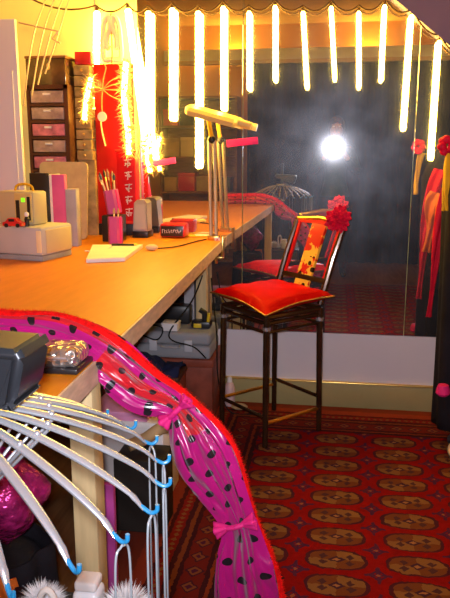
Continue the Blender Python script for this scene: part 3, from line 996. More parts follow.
# cable on the table
tag(MB().tube(bez([(-.82, -.60, TOP + .006), (-.72, -.50, TOP + .004), (-.66, -.30, TOP + .004), (-.625, -.20, TOP + .004)], 10), .003, 6).build('power_cable', 'cable_black'), 'thin dark cable lying on the worktable by the lamp clamp', 'cable')
tag(MB().tube(bez([(-1.06, -.74, TOP + .012), (-1.03, -.70, TOP + .004), (-.99, -.72, TOP + .004), (-.965, -.66, TOP + .022)], 10), .003, 6).build('power_cable', 'white_string'), 'short white cable running from the printer to the notebook', 'cable')

# silver clutch at the near end of the table
cl = thing('clutch_bag', (-.545, -2.24, TOP), 'silver scaly clutch bag on the near worktable edge under the sash', 'bag')
B(-.592, -.497, -2.345, -2.255, TOP + .008, TOP + .050, bev=.018, seg=4).build('body', 'silver_scales', cl)
B(-.594, -.495, -2.350, -2.252, TOP, TOP + .012, bev=.003).build('base', 'black_plastic', cl)
MB().tube([(-.575, -2.349, TOP + .034), (-.515, -2.349, TOP + .034)], .004, 8).build('clasp', 'chrome', cl)

# ------------------------------------------------------------------ bar stool
stl = thing('bar_stool', (-.28, -.375, .010), 'black lacquered bar stool with red cushion and red flower on its back', 'stool')
FZ = .010
F_, R_, K_, L2 = V((-.28, -.615, FZ)), V((-.04, -.375, FZ)), V((-.28, -.135, FZ)), V((-.52, -.375, FZ))
cen = V((-.28, -.375, 0))
out = V((.7071, .7071, 0))
SEAT = .625


def leg_line(p, z):
    return V((p.x, p.y, z)) + (cen - V((p.x, p.y, 0))) * 0.05 * (z / .66)


for p in (F_, R_, K_, L2):
    MB().tube([p, leg_line(p, .30), leg_line(p, SEAT)], [.013, .0145, .016], 10).build('leg', 'black_lacquer', stl)
def rail(p, q, z, r, m, name):
    return MB().tube([leg_line(p, z), leg_line(q, z)], r, 8).build(name, m, stl)


rail(F_, R_, .125, .009, 'brass', 'stretcher')['label'] = 'gilt footrail'
rail(F_, L2, .150, .009, 'black_lacquer', 'stretcher')
rail(L2, K_, .155, .008, 'brass', 'stretcher')['label'] = 'gilt footrail'
rail(K_, R_, .185, .009, 'black_lacquer', 'stretcher')
for a, b in ((F_, R_), (F_, L2), (L2, K_), (K_, R_)):
    rail(a, b, .592, .010, 'black_lacquer', 'apron')
    rail(a, b, .552, .008, 'black_lacquer', 'apron')
mb = MB()
for a, b in ((F_, R_), (R_, K_), (K_, L2), (L2, F_)):
    mb.tube([leg_line(a, .620), leg_line(b, .620)], .014, 8)
mb.build('seat_frame', 'black_lacquer', stl)
# metal collars on the legs
for p in (F_, R_, L2):
    MB().tube([leg_line(p, .562), leg_line(p, .578)], .0185, 10).build('collar', 'chrome', stl)


def cushion(u, v):
    # square pillow on its diagonal, corners drawn out to points
    a, b = u * 2 - 1, v * 2 - 1
    k = 1 + .10 * (abs(a * b) ** 1.5)
    e = (1 - a ** 4) * (1 - b ** 4)
    s_ = .185
    x, y = a * s_ * k, b * s_ * k
    pinch = 1 - .06 * (1 - (a * b) ** 2)
    x *= pinch; y *= pinch
    return x, y, e, a, b


def droop(a, b):
    return .036 * max(0, -(a + b) / 2) ** 1.6


mb = MB()
N = 25
def cush(sign):
    def f(u, v):
        x, y, e, a, b = cushion(u, v)
        rx = (x - y) * .7071; ry = (x + y) * .7071
        wr = .006 * math.sin(9 * a * b + 3 * a) * (1 - e)
        z = .682 - droop(a, b) + sign * (.044 if sign > 0 else .034) * max(0, e) ** .40 + wr * (1 if sign > 0 else 0)
        return V((cen.x + rx * 1.02, cen.y + ry * 1.02, z))
    return f
mb.grid(cush(1), N, N)
mb.grid(cush(-1), N, N)
bmesh.ops.remove_doubles(mb.bm, verts=mb.bm.verts, dist=.0006)
cu = mb.build('cushion', 'seat_red', stl, angle=70)
# piping
ppts = []
for k in range(4 * 24 + 1):
    s_, f = divmod(k, 24) if k < 96 else (3, 24)
    t = f / 24
    u, v = ((t, 0), (1, t), (1 - t, 1), (0, 1 - t))[s_]
    x, y, e, a, b = cushion(u, v)
    ppts.append(V((cen.x + (x - y) * .7071 * 1.02, cen.y + (x + y) * .7071 * 1.02, .681 - droop(a, b))))
MB().tube(ppts, .004, 6).build('piping', 'trim_bronze', cu)

# backrest on the side away from the table
lean = V((.105, .055, 0))
TOPB = 1.020
def back_pt(base, z):
    f = (z - .64) / (TOPB - .64)
    return V((base.x, base.y, z)) + lean * f


kb, rb_ = leg_line(K_, .64), leg_line(R_, .64)
kb.z = rb_.z = 0
for base in (kb, rb_):
    MB().tube([back_pt(base, .64), back_pt(base, .85) - out * .008, back_pt(base, TOPB)], [.016, .015, .013], 10).build('back_post', 'black_lacquer', stl)
a, b = back_pt(kb, TOPB), back_pt(rb_, TOPB)
MB().tube([a - V((0, 0, .005)) , a * .5 + b * .5 + V((0, 0, .008)), b - V((0, 0, .005))], .013, 10).build('top_rail', 'brass', stl)['label'] = 'gilt top rail'
side = (b - a).normalized()
upv = (back_pt(kb, TOPB) - back_pt(kb, .7)).normalized()
nrm = side.cross(upv).normalized()


def bpan(f0, f1, z0, z1, th, m, name):
    pa0, pb0 = back_pt(kb, z0), back_pt(rb_, z0)
    pa1, pb1 = back_pt(kb, z1), back_pt(rb_, z1)
    poly = [pa0.lerp(pb0, f0), pa0.lerp(pb0, f1), pa1.lerp(pb1, f1), pa1.lerp(pb1, f0)]
    poly = [p - nrm * th / 2 for p in poly]
    return MB().prism(poly, nrm * th).build(name, m, stl, smooth=False)


bpan(.36, .66, .70, 1.005, .014, 'lacquer_art', 'splat')['label'] = 'red panel painted with gold'
bpan(.05, .95, 1.000, 1.024, .018, 'red_paper', 'crest')['label'] = 'red painted band under the top rail'
bpan(.05, .95, .735, .757, .016, 'black_lacquer', 'lower_rail')
bpan(.05, .09, .757, 1.0, .010, 'red_paper', 'inlay')['label'] = 'red inlay strip'
bpan(.90, .95, .757, 1.0, .010, 'red_paper', 'inlay')['label'] = 'red inlay strip'

# flower tied to the back
random.seed(5)
fl_c = V((.022, -.325, 1.040))
fl = thing('fabric_flower', fl_c, 'ruffled red fabric flower pinned to the top of the stool back', 'flower')
for k in range(13):
    a = k * 2.4
    rr_ = .043 * math.sqrt((k + .5) / 13)
    pc = fl_c + V((math.cos(a) * rr_, -.022 - .012 * random.random(), math.sin(a) * rr_ * 1.0))
    nr = V((math.cos(a) * rr_ * 9, -1, math.sin(a) * rr_ * 9)).normalized()
    t1 = nr.cross(V((0, 0, 1))).normalized(); t2 = nr.cross(t1)
    mb = MB()
    ph = random.uniform(0, 6)
    def pet(u, v, pc=pc, nr=nr, t1=t1, t2=t2, ph=ph):
        th = u * 2 * PI
        r = .003 + v * .021 * (1 + .12 * math.sin(5 * th + ph))
        return pc + (t1 * math.cos(th) + t2 * math.sin(th)) * r + nr * (.016 * v * v * (1 + .5 * math.sin(5 * th + ph)) - .012 * v + .004)
    mb.grid(pet, 20, 6, closed_u=True)
    mb.build('petal', 'flower_red', fl, angle=80, solid=.002)
MB().tube([fl_c + V((0, -.012, -.02)), fl_c + V((-.004, -.006, -.06))], [.01, .004], 8).build('ribbon', 'flower_red', fl)
MB().ball(fl_c + V((0, -.012, 0)), .022, .012, .022, 12).build('centre', 'flower_red', fl)

# ------------------------------------------------------------------ under the table
tk = thing('storage_chest', (-.80, -.18, 0), 'dark reddish brown storage trunk on the floor under the worktable', 'trunk')
B(-1.02, -.575, -.325, -.035, .012, .285, bev=.006).build('body', 'trunk_brown', tk)
B(-1.025, -.570, -.330, -.033, .285, .325, bev=.006).build('lid', 'trunk_brown', tk)
B(-.80, -.77, -.337, -.329, .262, .300, bev=.003).build('clasp', 'brass', tk)
cs = thing('tool_case', (-.77, -.18, .325), 'grey hard tool case lying on the brown trunk under the worktable', 'case')
B(-.965, -.585, -.325, -.06, .326, .395, bev=.016, seg=3).build('base', 'case_grey', cs)
B(-.965, -.585, -.325, -.06, .3955, .462, bev=.020, seg=3).build('lid', 'case_grey', cs)
B(-.715, -.675, -.334, -.324, .365, .425, bev=.004).build('latch', 'case_light', cs)
B(-.895, -.855, -.334, -.324, .365, .425, bev=.004).build('latch', 'case_light', cs)
MB().tube(bez([(-.83, -.328, .392), (-.825, -.35, .390), (-.745, -.35, .390), (-.74, -.328, .392)], 6), .006, 8).build('handle', 'case_grey', cs)
# cordless tool on the case
dr = thing('power_tool', (-.64, -.20, .462), 'black and yellow power tool lying on the grey tool case', 'tool')
mb = B(-.70, -.60, -.24, -.17, .463, .500, bev=.010)
mb.tube([(-.63, -.205, .50), (-.635, -.205, .54), (-.66, -.205, .555)], [.018, .016, .014], 10)
mb.build('body', 'black_plastic', dr)
B(-.685, -.645, -.2445, -.238, .468, .490, bev=.002).build('label_plate', 'yellow_plastic', dr)
MB().tube([(-.612, -.235, .50), (-.607, -.235, .545)], .008, 8).build('switch', 'yellow_plastic', dr)
ww = thing('white_box', (-.80, -.27, .462), 'small white box on the left of the grey tool case', 'box')
B(-.835, -.755, -.31, -.23, .463, .495, bev=.003).build('body', 'white_card', ww)
B(-.838, -.752, -.313, -.227, .495, .503, bev=.002).build('lid', 'white_card', ww)
# dark clutter at the back on the case
tag(B(-.93, -.72, -.16, -.075, .463, .56, bev=.012).build('storage_box', 'black_plastic'), 'black box at the back of the grey tool case', 'box')
# navy cloth slumped on trunk front


def cloth(u, v):
    x = -1.06 + .36 * u
    y = -.56 + .19 * v
    z = .315 + .05 * math.sin(PI * v) * (1 - .4 * u) + .018 * noise.noise(V((u * 5, v * 5, 1)))
    return V((x, y, z))


cp = thing('storage_crate', (-.90, -.46, 0), 'dark crate under the worktable beneath the bundled navy cloth', 'crate')
B(-1.07, -.70, -.56, -.36, .012, .300, bev=.005).build('body', 'trunk_brown', cp)
B(-1.075, -.695, -.565, -.355, .280, .304, bev=.004).build('rim', 'drawer_frame', cp)
B(-.775, -.705, -.5685, -.5605, .10, .22, bev=.002).build('paper_label', 'cream_card', cp)['label'] = 'blank cream paper on the front'
mb = MB()
mb.grid(lambda u, v: V((-1.06 + .36 * u, -.555 + .19 * v, .310 + (.075 * math.sin(PI * v) * math.sin(PI * min(1, u * 1.3)) ** .5 if 0 < u < .77 else .03 * math.sin(PI * v)) + .02 * noise.noise(V((u * 7, v * 6, 2))))), 30, 20)
tag(mb.build('folded_cloth', 'navy_cloth', angle=80, solid=.008), 'crumpled navy cloth heaped on the dark crate under the worktable', 'cloth')
# cables under the table
for pts, lab in (([(-.66, -.05, .74), (-.70, -.20, .60), (-.79, -.345, .45), (-.66, -.36, .40), (-.60, -.36, .345)], 'black cable looping across the front of the grey tool case'),
                 ([(-.62, -.09, .70), (-.60, -.13, .56), (-.565, -.25, .44), (-.555, -.26, .20), (-.50, -.22, .020), (-.34, -.22, .020)], 'black cable hanging past the right end of the tool case to the floor'),
                 ([(-.95, -.40, .62), (-.90, -.36, .52), (-.82, -.355, .49), (-.85, -.36, .43), (-.95, -.37, .47)], 'black cable tangled above the navy cloth')):
    tag(MB().tube(bez(pts, 10), .004, 6).build('power_cable', 'cable_black'), lab, 'cable', 'cables under the worktable')
bt = thing('squeeze_bottle', (-.535, -.15, .010), 'small pale pink bottle on the floor between trunk and stool', 'bottle')
MB().lathe((-.52, -.100, .011), [(.026, 0), (.028, .01), (.028, .10), (.018, .125), (.012, .13)], 16).build('body', 'bottle_pink', bt)
MB().lathe((-.52, -.100, .141), [(.014, 0), (.012, .025), (.005, .03)], 12).build('cap', 'white_card', bt)
tag(MB().ball((-.46, -.16, .028), .045, .03, .017, 14).build('paper_bag', 'tan_card'), 'crumpled tan paper on the floor behind the stool leg', 'paper')

# boxes near the front of the table, below the sash
b1 = thing('flat_box', (-.68, -1.2, 0), 'white cardboard box under the worktable with a pink box on top', 'box')
B(-.86, -.60, -1.25, -1.00, .012, .352, bev=.004).build('body', 'white_card', b1)
B(-.864, -.596, -1.254, -.996, .335, .362, bev=.003).build('lid', 'white_card', b1)
b2 = thing('flat_box', (-.70, -1.2, .362), 'shallow pink box lying on the white cardboard box', 'box')
B(-.88, -.66, -1.25, -1.03, .3625, .39, bev=.003).build('body', 'pink_card', b2)
B(-.883, -.657, -1.253, -1.027, .38, .398, bev=.002).build('lid', 'pink_card', b2)
tag(MB().tube(bez([(-.70, -1.36, .315), (-.65, -1.33, .33), (-.60, -1.30, .36), (-.56, -1.28, .365)], 6), [.022] * 19, 12).build('cardboard_roll', 'tan_card'), 'tan cardboard roll in front of the white box', 'roll')
tag(B(-.74, -.56, -1.42, -1.27, .012, .288, bev=.006).build('storage_box', 'dark_board'), 'black box holding the tan cardboard roll', 'box')
# planks standing under the near end
tag(B(-.645, -.621, -1.94, -1.90, .012, .47, bev=.002).build('wooden_board', 'tan_card'), 'narrow tan board standing on end behind the near table leg', 'board')
tag(B(-.617, -.572, -1.925, -1.905, .012, .455, bev=.002).build('coloured_card', 'purple_card'), 'purple card standing on end right of the near table leg', 'card')
# dark bag with magenta and orange cloth at the near end
bg = thing('cloth_sack', (-.72, -2.30, 0), 'large black cloth sack under the near end of the worktable', 'sack')
mb = MB()
mb.grid(lambda u, v: V((-.72 + math.cos(u * 2 * PI) * (.135 - .02 * v + .010 * math.sin(u * 2 * PI * 7)), -2.30 + math.sin(u * 2 * PI) * (.125 - .02 * v + (.010 * math.sin(u * 2 * PI * 5))), .012 + .48 * v)), 48, 12, closed_u=True)
mb.bm.faces.new([v for v in mb.bm.verts if v.co.z < .0121])
mb.build('body', 'black_cloth', bg, angle=80, solid=.006)
mb = MB().ball((-.72, -2.30, .455), .10, .09, .03, 20)
mb.build('contents', 'black_cloth', bg)
random.seed(8)
mb = MB()
mb.grid(lambda u, v: V((-.69 + math.cos(u * 2 * PI) * (.005 + .085 * math.sin(PI * v)) * (1 + .25 * noise.noise(V((math.cos(u * 2 * PI) * 2, math.sin(u * 2 * PI) * 2, v * 4)))),
                        -2.31 + math.sin(u * 2 * PI) * (.005 + .08 * math.sin(PI * v)), .500 + .23 * v)), 36, 16, closed_u=True)
tag(mb.build('foil_ruffle', 'magenta_foil', angle=70), 'crinkled magenta foil bundle on top of the black sack', 'fabric')
mb = MB()
mb.grid(lambda u, v: V((-.645 + .012 * math.sin(v * 9) + .06 * (u - .5), -2.432 + .008 * math.sin(u * 7 + v * 2), .50 - .46 * v)), 14, 14)
tag(mb.build('hanging_cloth', 'orange_cloth', angle=80, solid=.005), 'orange cloth trailing down the front of the black sack', 'cloth')

# low black box with white fluffy things (bottom left)
lb = thing('black_chest', (-.44, -2.55, 0), 'low black chest at the bottom left holding white fluffy things', 'chest')
B(-.60, -.30, -2.64, -2.455, .012, .475, bev=.006).build('body', 'black_plastic', lb)
B(-.605, -.295, -2.645, -2.45, .475, .50, bev=.006).build('lid', 'black_plastic', lb)
wj = thing('white_jar', (-.425, -2.52, .50), 'square-shouldered white jar among the fluff at the bottom edge', 'jar')
B(-.450, -.400, -2.545, -2.495, .5005, .563, bev=.010, seg=3).build('body', 'glass_white', wj)
B(-.446, -.404, -2.541, -2.499, .563, .583, bev=.006, seg=3).build('lid', 'white_card', wj)


def fluff(c, r, n, label):
    mb = MB().ball(c, r * .45, n=12)
    c = V(c)
    for k in range(n):
        z = random.uniform(-.25, 1); a = random.uniform(0, 2 * PI); q = math.sqrt(max(0, 1 - z * z))
        d = V((math.cos(a) * q, math.sin(a) * q, z))
        s_ = d.cross(V((random.uniform(-1, 1), random.uniform(-1, 1), random.uniform(-1, 1)))).normalized() * .0012
        L_ = r * random.uniform(.75, 1.1)
        e = c + d * L_ + V((0, 0, -.15 * r * random.random()))
        vs = [mb.bm.verts.new(x) for x in (c + d * r * .4 - s_, c + d * r * .4 + s_, e)]
        mb.bm.faces.new(vs)
    return tag(mb.build('fluffy_pompom', 'white_fur', smooth=False), label, 'pompom', 'white fluffy pompoms')


fluff((-.352, -2.53, .528), .055, 1500, 'white fluffy pompom right of the white jar')
fluff((-.512, -2.53, .522), .050, 1200, 'white fluffy pompom left of the white jar')
tag(MB().tube(bez([(-.475, -2.60, .503), (-.485, -2.60, .58), (-.470, -2.60, .605), (-.457, -2.60, .58), (-.465, -2.60, .503)], 8), .006, 8).build('cord_loop', 'white_string'), 'white cord loop standing up beside the white jar', 'cord')

# ------------------------------------------------------------------ dotted satin sash
cl_pts = [(-.90, -2.17, .946), (-.77, -2.19, .947), (-.682, -2.20, .947), (-.589, -2.20, .943), (-.494, -2.21, .905), (-.405, -2.215, .841), (-.322, -2.215, .802), (-.263, -2.215, .697), (-.191, -2.215, .547), (-.177, -2.22, .447), (-.160, -2.23, .33), (-.135, -2.25, .10)]
cl_rad = [.040, .041, .042, .044, .050, .046, .027, .060, .032, .060, .074, .078]
P = bez(cl_pts, 14)
R2 = [V((r, 0, 0)) for r in cl_rad]
Rr = [max(.02, q.x) for q in bez([(r, 0, 0) for r in cl_rad], 14)]
sash = thing('satin_sash', (-.5, -2.14, .0), 'magenta satin sash with black dots draped off the worktable end', 'sash')
mb = MB()
NU = 56
uvl = mb.bm.loops.layers.uv.new('UVMap')
frames = []
prev = V((0, -1, 0))
dist = 0
rings = []
for i, p in enumerate(P):
    t = (P[min(i + 1, len(P) - 1)] - P[max(i - 1, 0)]).normalized()
    a = (V((0, -1, 0)) - t * t.dot(V((0, -1, 0)))).normalized()   # towards the viewer's side of the room
    b = t.cross(a)                                                # across
    if b.z < 0 and abs(b.z) > abs(b.x) or (abs(b.z) <= abs(b.x) and b.x < 0):
        b = -b
    if i:
        dist += (p - P[i - 1]).length
    ring = []
    for k in range(NU):
        th = 2 * PI * k / NU
        r = Rr[i]
        fold = .0075 * math.sin(7 * th + 1.6 * math.sin(dist * 6)) + .0050 * math.sin(13 * th + dist * 5) + .005 * math.sin(3 * th - dist * 9)
        squash = .62
        q = p + a * math.cos(th) * (r + fold * 1.4) * squash + b * math.sin(th) * (r + fold)
        q.z = max(q.z, TOP + .002) if (q.x < -.49 and q.y > -2.47) else q.z
        ring.append((mb.bm.verts.new(q), math.sin(th) * r if abs(th - PI) > PI / 2 else (2 * r - math.sin(th) * r)))
    rings.append((ring, dist))
    frames.append((p, a, b, t, Rr[i], dist))
for (A_, da), (B_, db) in zip(rings, rings[1:]):
    for k in range(NU):
        k2 = (k + 1) % NU
        f = mb.bm.faces.new((A_[k][0], A_[k2][0], B_[k2][0], B_[k][0]))
        th0, th1 = 2 * PI * k / NU, 2 * PI * (k + 1) / NU
        def uu(th, r):
            return r * th if th < PI else r * (th - 2 * PI)
        r_ = .047
        ua, ub = uu(th0, r_), uu(th1 - 1e-6, r_)
        for lp_, (u_, v_) in zip(f.loops, ((ua, da), (ub, da), (ub, db), (ua, db))):
            lp_[uvl].uv = (u_, v_)
mb.bm.faces.new([v for v, _ in rings[0][0]])
mb.bm.faces.new([v for v, _ in reversed(rings[-1][0])])
mb.build('satin', 'dotted_satin', sash, angle=80)
# red fur edge along the upper side
random.seed(12)
mb = MB()
for (p, a, b, t, r, dd_) in frames:
    q0 = p + b * (r * .95) - a * .010
    for k in range(70):
        d = (b * random.uniform(.25, 1) + a * random.uniform(-.8, .9) + t * random.uniform(-.6, .6)).normalized()
        s_ = d.cross(t + V((.1, .2, .05))).normalized() * .0022
        o_ = q0 + t * random.uniform(-.008, .008)
        L_ = random.uniform(.012, .022)
        vs = [mb.bm.verts.new(x) for x in (o_ - s_, o_ + s_, o_ + d * L_)]
        mb.bm.faces.new(vs)
mb.tube([f[0] + f[2] * (f[4] * .95) - f[1] * .010 for f in frames], .014, 10)
for v in mb.bm.verts:
    if v.co.x < -.49 and v.co.z < TOP + .002:
        v.co.z = TOP + .002
fur = mb.build('fur_edge', 'red_fur', sash, smooth=False)
fur['label'] = 'fluffy red edging'
# gathers
for idx, s_ in ((6 * 14, .8), (8 * 14, 1.0)):
    p, a, b, t, r, dd_ = frames[idx]
    MB().tube([p + a * (.010 + r * .72 * math.cos(2 * PI * k / 20)) + b * r * 1.05 * math.sin(2 * PI * k / 20) for k in range(21)], .006, 8).build('gather_tie', 'pink_cloth', sash)
    for sg in (-1, 1):
        mb = MB()
        c0 = p + a * r * .85 + b * .012 * sg
        mb.grid(lambda u, v, c0=c0, a=a, b=b, t=t, sg=sg: c0 + b * sg * v * .034 * s_ + (t * math.cos(u * 2 * PI) + a * math.sin(u * 2 * PI)) * (.003 + .013 * v * (1 + .3 * math.sin(u * 2 * PI * 4))) , 20, 6, closed_u=True)
        mb.build('ruffle', 'pink_cloth', sash, angle=80, solid=.002)

# ------------------------------------------------------------------ chrome carousel, bottom left
CX, CY = -.478, -2.86
ca_ = thing('hanger_carousel', (CX, CY, .0), 'chrome hanger carousel with dark grey cone and blue hooks, near left', 'rack')
MB().lathe((CX, CY, .011), [(.15, 0), (.15, .012), (.06, .03), (.02, .05), (.014, .06)], 32).build('base', 'pole_dark', ca_)
MB().tube([(CX, CY, .06), (CX, CY, 1.23)], .013, 14).build('pole', 'pole_dark', ca_)
hb = [(-.062, 1.136), (.130, 1.127), (.134, 1.119), (.120, 1.060), (.113, 1.052), (.100, 1.052), (.055, 1.068), (-.062, 1.100)]
mb = MB().prism([(CX + x, CY - .045, z) for x, z in hb], (0, .09, 0))
bmesh.ops.bevel(mb.bm, geom=list(mb.bm.edges), offset=.010, segments=3, affect='EDGES')
mb.build('hub', 'hub_grey', ca_, angle=50)
HZ = 1.050
MB().lathe((CX, CY, 0), [(.016, HZ - .022), (.05, HZ - .02), (.054, HZ - .008), (.048, HZ), (.016, HZ + .002)], 32).build('collar', 'chrome', ca_)
MB().lathe((CX, CY, 0), [(.015, .890), (.030, .892), (.030, .910), (.015, .912)], 20).build('runner', 'chrome', ca_)
RT = .270
NR = 26
first = None
C3 = V((CX, CY, 0))
for k in range(NR):
    ang = 2 * PI * k / NR + .13
    if first is None:
        # built along +x then turned about the pole
        path = bez([(CX + .04, CY, HZ - .012), (CX + .11, CY, HZ - .028), (CX + .19, CY, HZ - .060), (CX + .248, CY, HZ - .092), (CX + RT, CY, HZ - .113)], 6)
        rb0 = MB().tube(path, [.0040 + .0026 * math.sin(PI * min(1, (q + 2) / (len(path) - 4))) for q in range(len(path) - 5)] + [.0046, .004, .0035, .003, .003], 10, flat=.65).build('rib', 'chrome', ca_)
        MB().tube([(CX + .135, CY, HZ - .042), (CX + .03, CY, .902)], .0024, 8).build('strut', 'chrome', rb0)
        MB().ball((CX + .135, CY, HZ - .0335), .0045, .0045, .0045, 10).build('rivet', 'chrome', rb0)
        hp = bez([(CX + RT - .004, CY, HZ - .109), (CX + RT + .008, CY, HZ - .116), (CX + RT + .016, CY, HZ - .113), (CX + RT + .017, CY, HZ - .105)], 5)
        MB().tube(hp, [.0026] * len(hp), 8).build('hook', 'blue_plastic', rb0)['label'] = 'pale blue plastic hook'
        first = rb0
        o = rb0
    else:
        o = copy_tree(first, ca_)
    o.matrix_parent_inverse = Matrix.Identity(4)
    o.rotation_euler = (0, 0, ang)
# clear hangers hanging from the hooks


def strap(ang):
    r = RT + .009
    d = V((math.cos(ang), math.sin(ang), 0)); s_ = V((-math.sin(ang), math.cos(ang), 0))
    c = V((CX, CY, 0)) + d * r
    z = HZ - .1205
    lo = z - .30
    pts = bez([c + V((0, 0, z)), c + s_ * .012 + V((0, 0, z - .014)), c + s_ * .014 + V((0, 0, z - .10)), c + s_ * .014 + V((0, 0, lo)), c + V((0, 0, lo - .018)), c - s_ * .014 + V((0, 0, lo)),
               c - s_ * .014 + V((0, 0, z - .10)), c - s_ * .012 + V((0, 0, z - .014)), c + V((0, 0, z))], 6)
    o = MB().tube(pts, .0014, 7).build('clear_strap', 'clear_plastic')
    return tag(o, 'thin clear plastic loop hanging from a blue hook of the carousel', 'strap', 'clear loops on the hanger carousel')


for k in range(NR):
    ang = 2 * PI * k / NR + .13
    if k in (0, 1, 2, 25, 24, 22, 20):
        strap(ang)

# ------------------------------------------------------------------ robe on a stand, right edge
RX, RY = .660, -.42
cst = thing('coat_stand', (RX, RY, .010), 'dark coat stand at the right edge carrying the black robe', 'coat stand')
MB().lathe((RX, RY, .0105), [(.10, 0), (.10, .012), (.04, .03), (.015, .04)], 28).build('base', 'pole_dark', cst)
MB().tube([(RX, RY, .05), (RX, RY, 1.46)], .014, 12).build('pole', 'pole_dark', cst)
MB().tube([(RX - .15, RY, 1.36), (RX, RY, 1.43), (RX + .15, RY, 1.36)], .010, 10).build('shoulder_bar', 'pole_dark', cst)
rbm = MB()


def robe(u, v):
    th = u * 2 * PI
    z = 1.43 - 1.33 * v
    w = .03 + .165 * min(1, v * 6) ** .6 - .03 * v
    dpt = .03 + .09 * min(1, v * 5) ** .7 + .03 * v
    fold = 1 + .07 * v * math.sin(9 * th) + .03 * math.sin(5 * th + 4 * v)
    return V((RX + math.cos(th) * w * fold, RY + math.sin(th) * dpt * fold, z))


rbm.grid(robe, 72, 36, closed_u=True)
rob = rbm.build('black_robe', 'black_cloth', angle=80, solid=.006)
tag(rob, 'long black robe hanging on the coat stand at the right edge', 'robe')


def scarf(path, w, nrm_, m, name, label, cat):
    P_ = bez(path, 10)
    mb = MB()
    nrm_ = V(nrm_)
    n = len(P_)
    def f(u, v):
        i = min(n - 1, int(v * (n - 1)))
        t = (P_[min(i + 1, n - 1)] - P_[max(i - 1, 0)]).normalized()
        s_ = t.cross(nrm_).normalized()
        ww_ = w * (.75 + .35 * math.sin(v * 5 + .6))
        return P_[i] + s_ * (u - .5) * ww_ + nrm_ * .008 * math.sin(u * 9 + v * 6)
    mb.grid(f, 12, n)
    return tag(mb.build(name, m, angle=80, solid=.004), label, cat)


# on the mirror side of the robe
scarf([(.545, -.265, 1.25), (.515, -.245, 1.15), (.490, -.235, .98), (.480, -.225, .80), (.474, -.22, .66), (.470, -.215, .56)], .062, (-.3, .95, 0), 'scarf_red', 'red_scarf', 'long red scarf on the mirror side of the black robe', 'scarf')
scarf([(.535, -.215, 1.13), (.512, -.195, 1.06), (.505, -.185, .95), (.490, -.180, .82)], .085, (-.3, .95, 0), 'orange_cloth', 'orange_scarf', 'short orange scarf on the mirror side of the black robe', 'scarf')
scarf([(.480, -.530, 1.335), (.466, -.540, 1.27), (.458, -.55, 1.18), (.462, -.555, 1.10)], .045, (-.5, -.85, 0), 'yellow_cloth', 'yellow_scarf', 'yellow scarf over the shoulder of the black robe', 'scarf')
random.seed(9)
rf = thing('fabric_flower', (.46, -.51, 1.36), 'red fabric flower pinned at the shoulder of the black robe', 'flower')
for k in range(8):
    a = k * 2.4
    pc = V((.458, -.51, 1.368)) + V((math.cos(a) * .022, -.012 + .01 * math.sin(a * 3), math.sin(a) * .026))
    MB().ball(pc, .020, .014, .018, 10).build('petal', 'flower_red', rf)
MB().lathe((.502, -.560, .285), [(.02, 0), (.032, .012), (.03, .03), (.022, .05)], 14).build('cuff', 'pink_cloth', rob)['label'] = 'hot pink cuff'
sh = thing('cream_shoe', (.60, -.55, .010), 'cream shoe on the rug below the hem of the black robe', 'shoe')
mb = MB().grid(lambda u, v: V((.570 + math.cos(u * 2 * PI) * (.004 + .032 * math.sin(PI * min(1, v * 1.02)) ** .6) * (1 - .25 * v),
                               -.50 - .17 * v, .012 + .042 * (1 - .5 * v) * (0.5 + .5 * math.sin(u * 2 * PI)))), 24, 16, closed_u=True)
mb.build('upper', 'shoe_cream', sh, angle=80)
B(.542, .598, -.665, -.505, .0102, .0165, bev=.002).build('sole', 'black_plastic', sh)

# ------------------------------------------------------------------ back of the room (seen in the mirror)
mb = MB()
mb.grid(lambda u, v: V((-1.05 + 2.9 * u, -4.92 + .03 * math.sin(u * 120) + .015 * math.sin(u * 47), 2.335 - 2.32 * v)), 420, 4)
tag(mb.build('stage_curtain', 'curtain_dark', angle=80, solid=.01), 'dark curtain across the room seen dimly in the mirror', 'curtain')
bk = thing('bookcase', (-1.55, -4.5, 0), 'brown wooden bookcase of boxes seen in the left mirror panel', 'bookcase')
x0, x1, y0, y1 = -2.03, -1.12, -4.85, -4.50
mb = B(x0, x0 + .025, y0, y1, 0, 1.95)
mb.box(x1 - .025, x1, y0, y1, 0, 1.95).box(x0, x1, y0, y0 + .015, 0, 1.95)
mb.build('frame', 'shelf_wood', bk, smooth=False)
shelf_z = [.05, .45, .85, 1.25, 1.60, 1.925]
for z in shelf_z:
    B(x0 + .025, x1 - .025, y0 + .015, y1, z, z + .025).build('shelf', 'shelf_wood', bk, smooth=False)
random.seed(31)
cols = ['tan_card', 'cream_card', 'dark_board', 'red_plastic', 'grey_card', 'shelf_wood', 'black_plastic', 'beige_board']
words = {'tan_card': 'tan', 'cream_card': 'cream', 'dark_board': 'dark', 'red_plastic': 'red', 'grey_card': 'grey', 'shelf_wood': 'brown', 'black_plastic': 'black', 'beige_board': 'beige'}
names = ['bottom', 'second', 'third', 'fourth', 'top']
for s_ in range(2, 5):
    x = x0 + .04
    k = 0
    for m_k in random.sample(cols, 4):
        w = random.uniform(.14, .20)
        h = random.uniform(.16, .26)
        t = thing('storage_box', (x + w / 2, y1 - .15, shelf_z[s_] + .025), '%s box on the %s shelf of the bookcase in the mirror' % (words[m_k], names[s_]), 'box', 'boxes on the bookcase')
        zb = shelf_z[s_] + .0255
        B(x, x + w, y1 - .27, y1 - .03, zb, zb + h * .8, bev=.004).build('body', m_k, t)
        B(x - .003, x + w + .003, y1 - .273, y1 - .027, zb + h * .8, zb + h, bev=.004).build('lid', m_k, t)
        x += w + .02

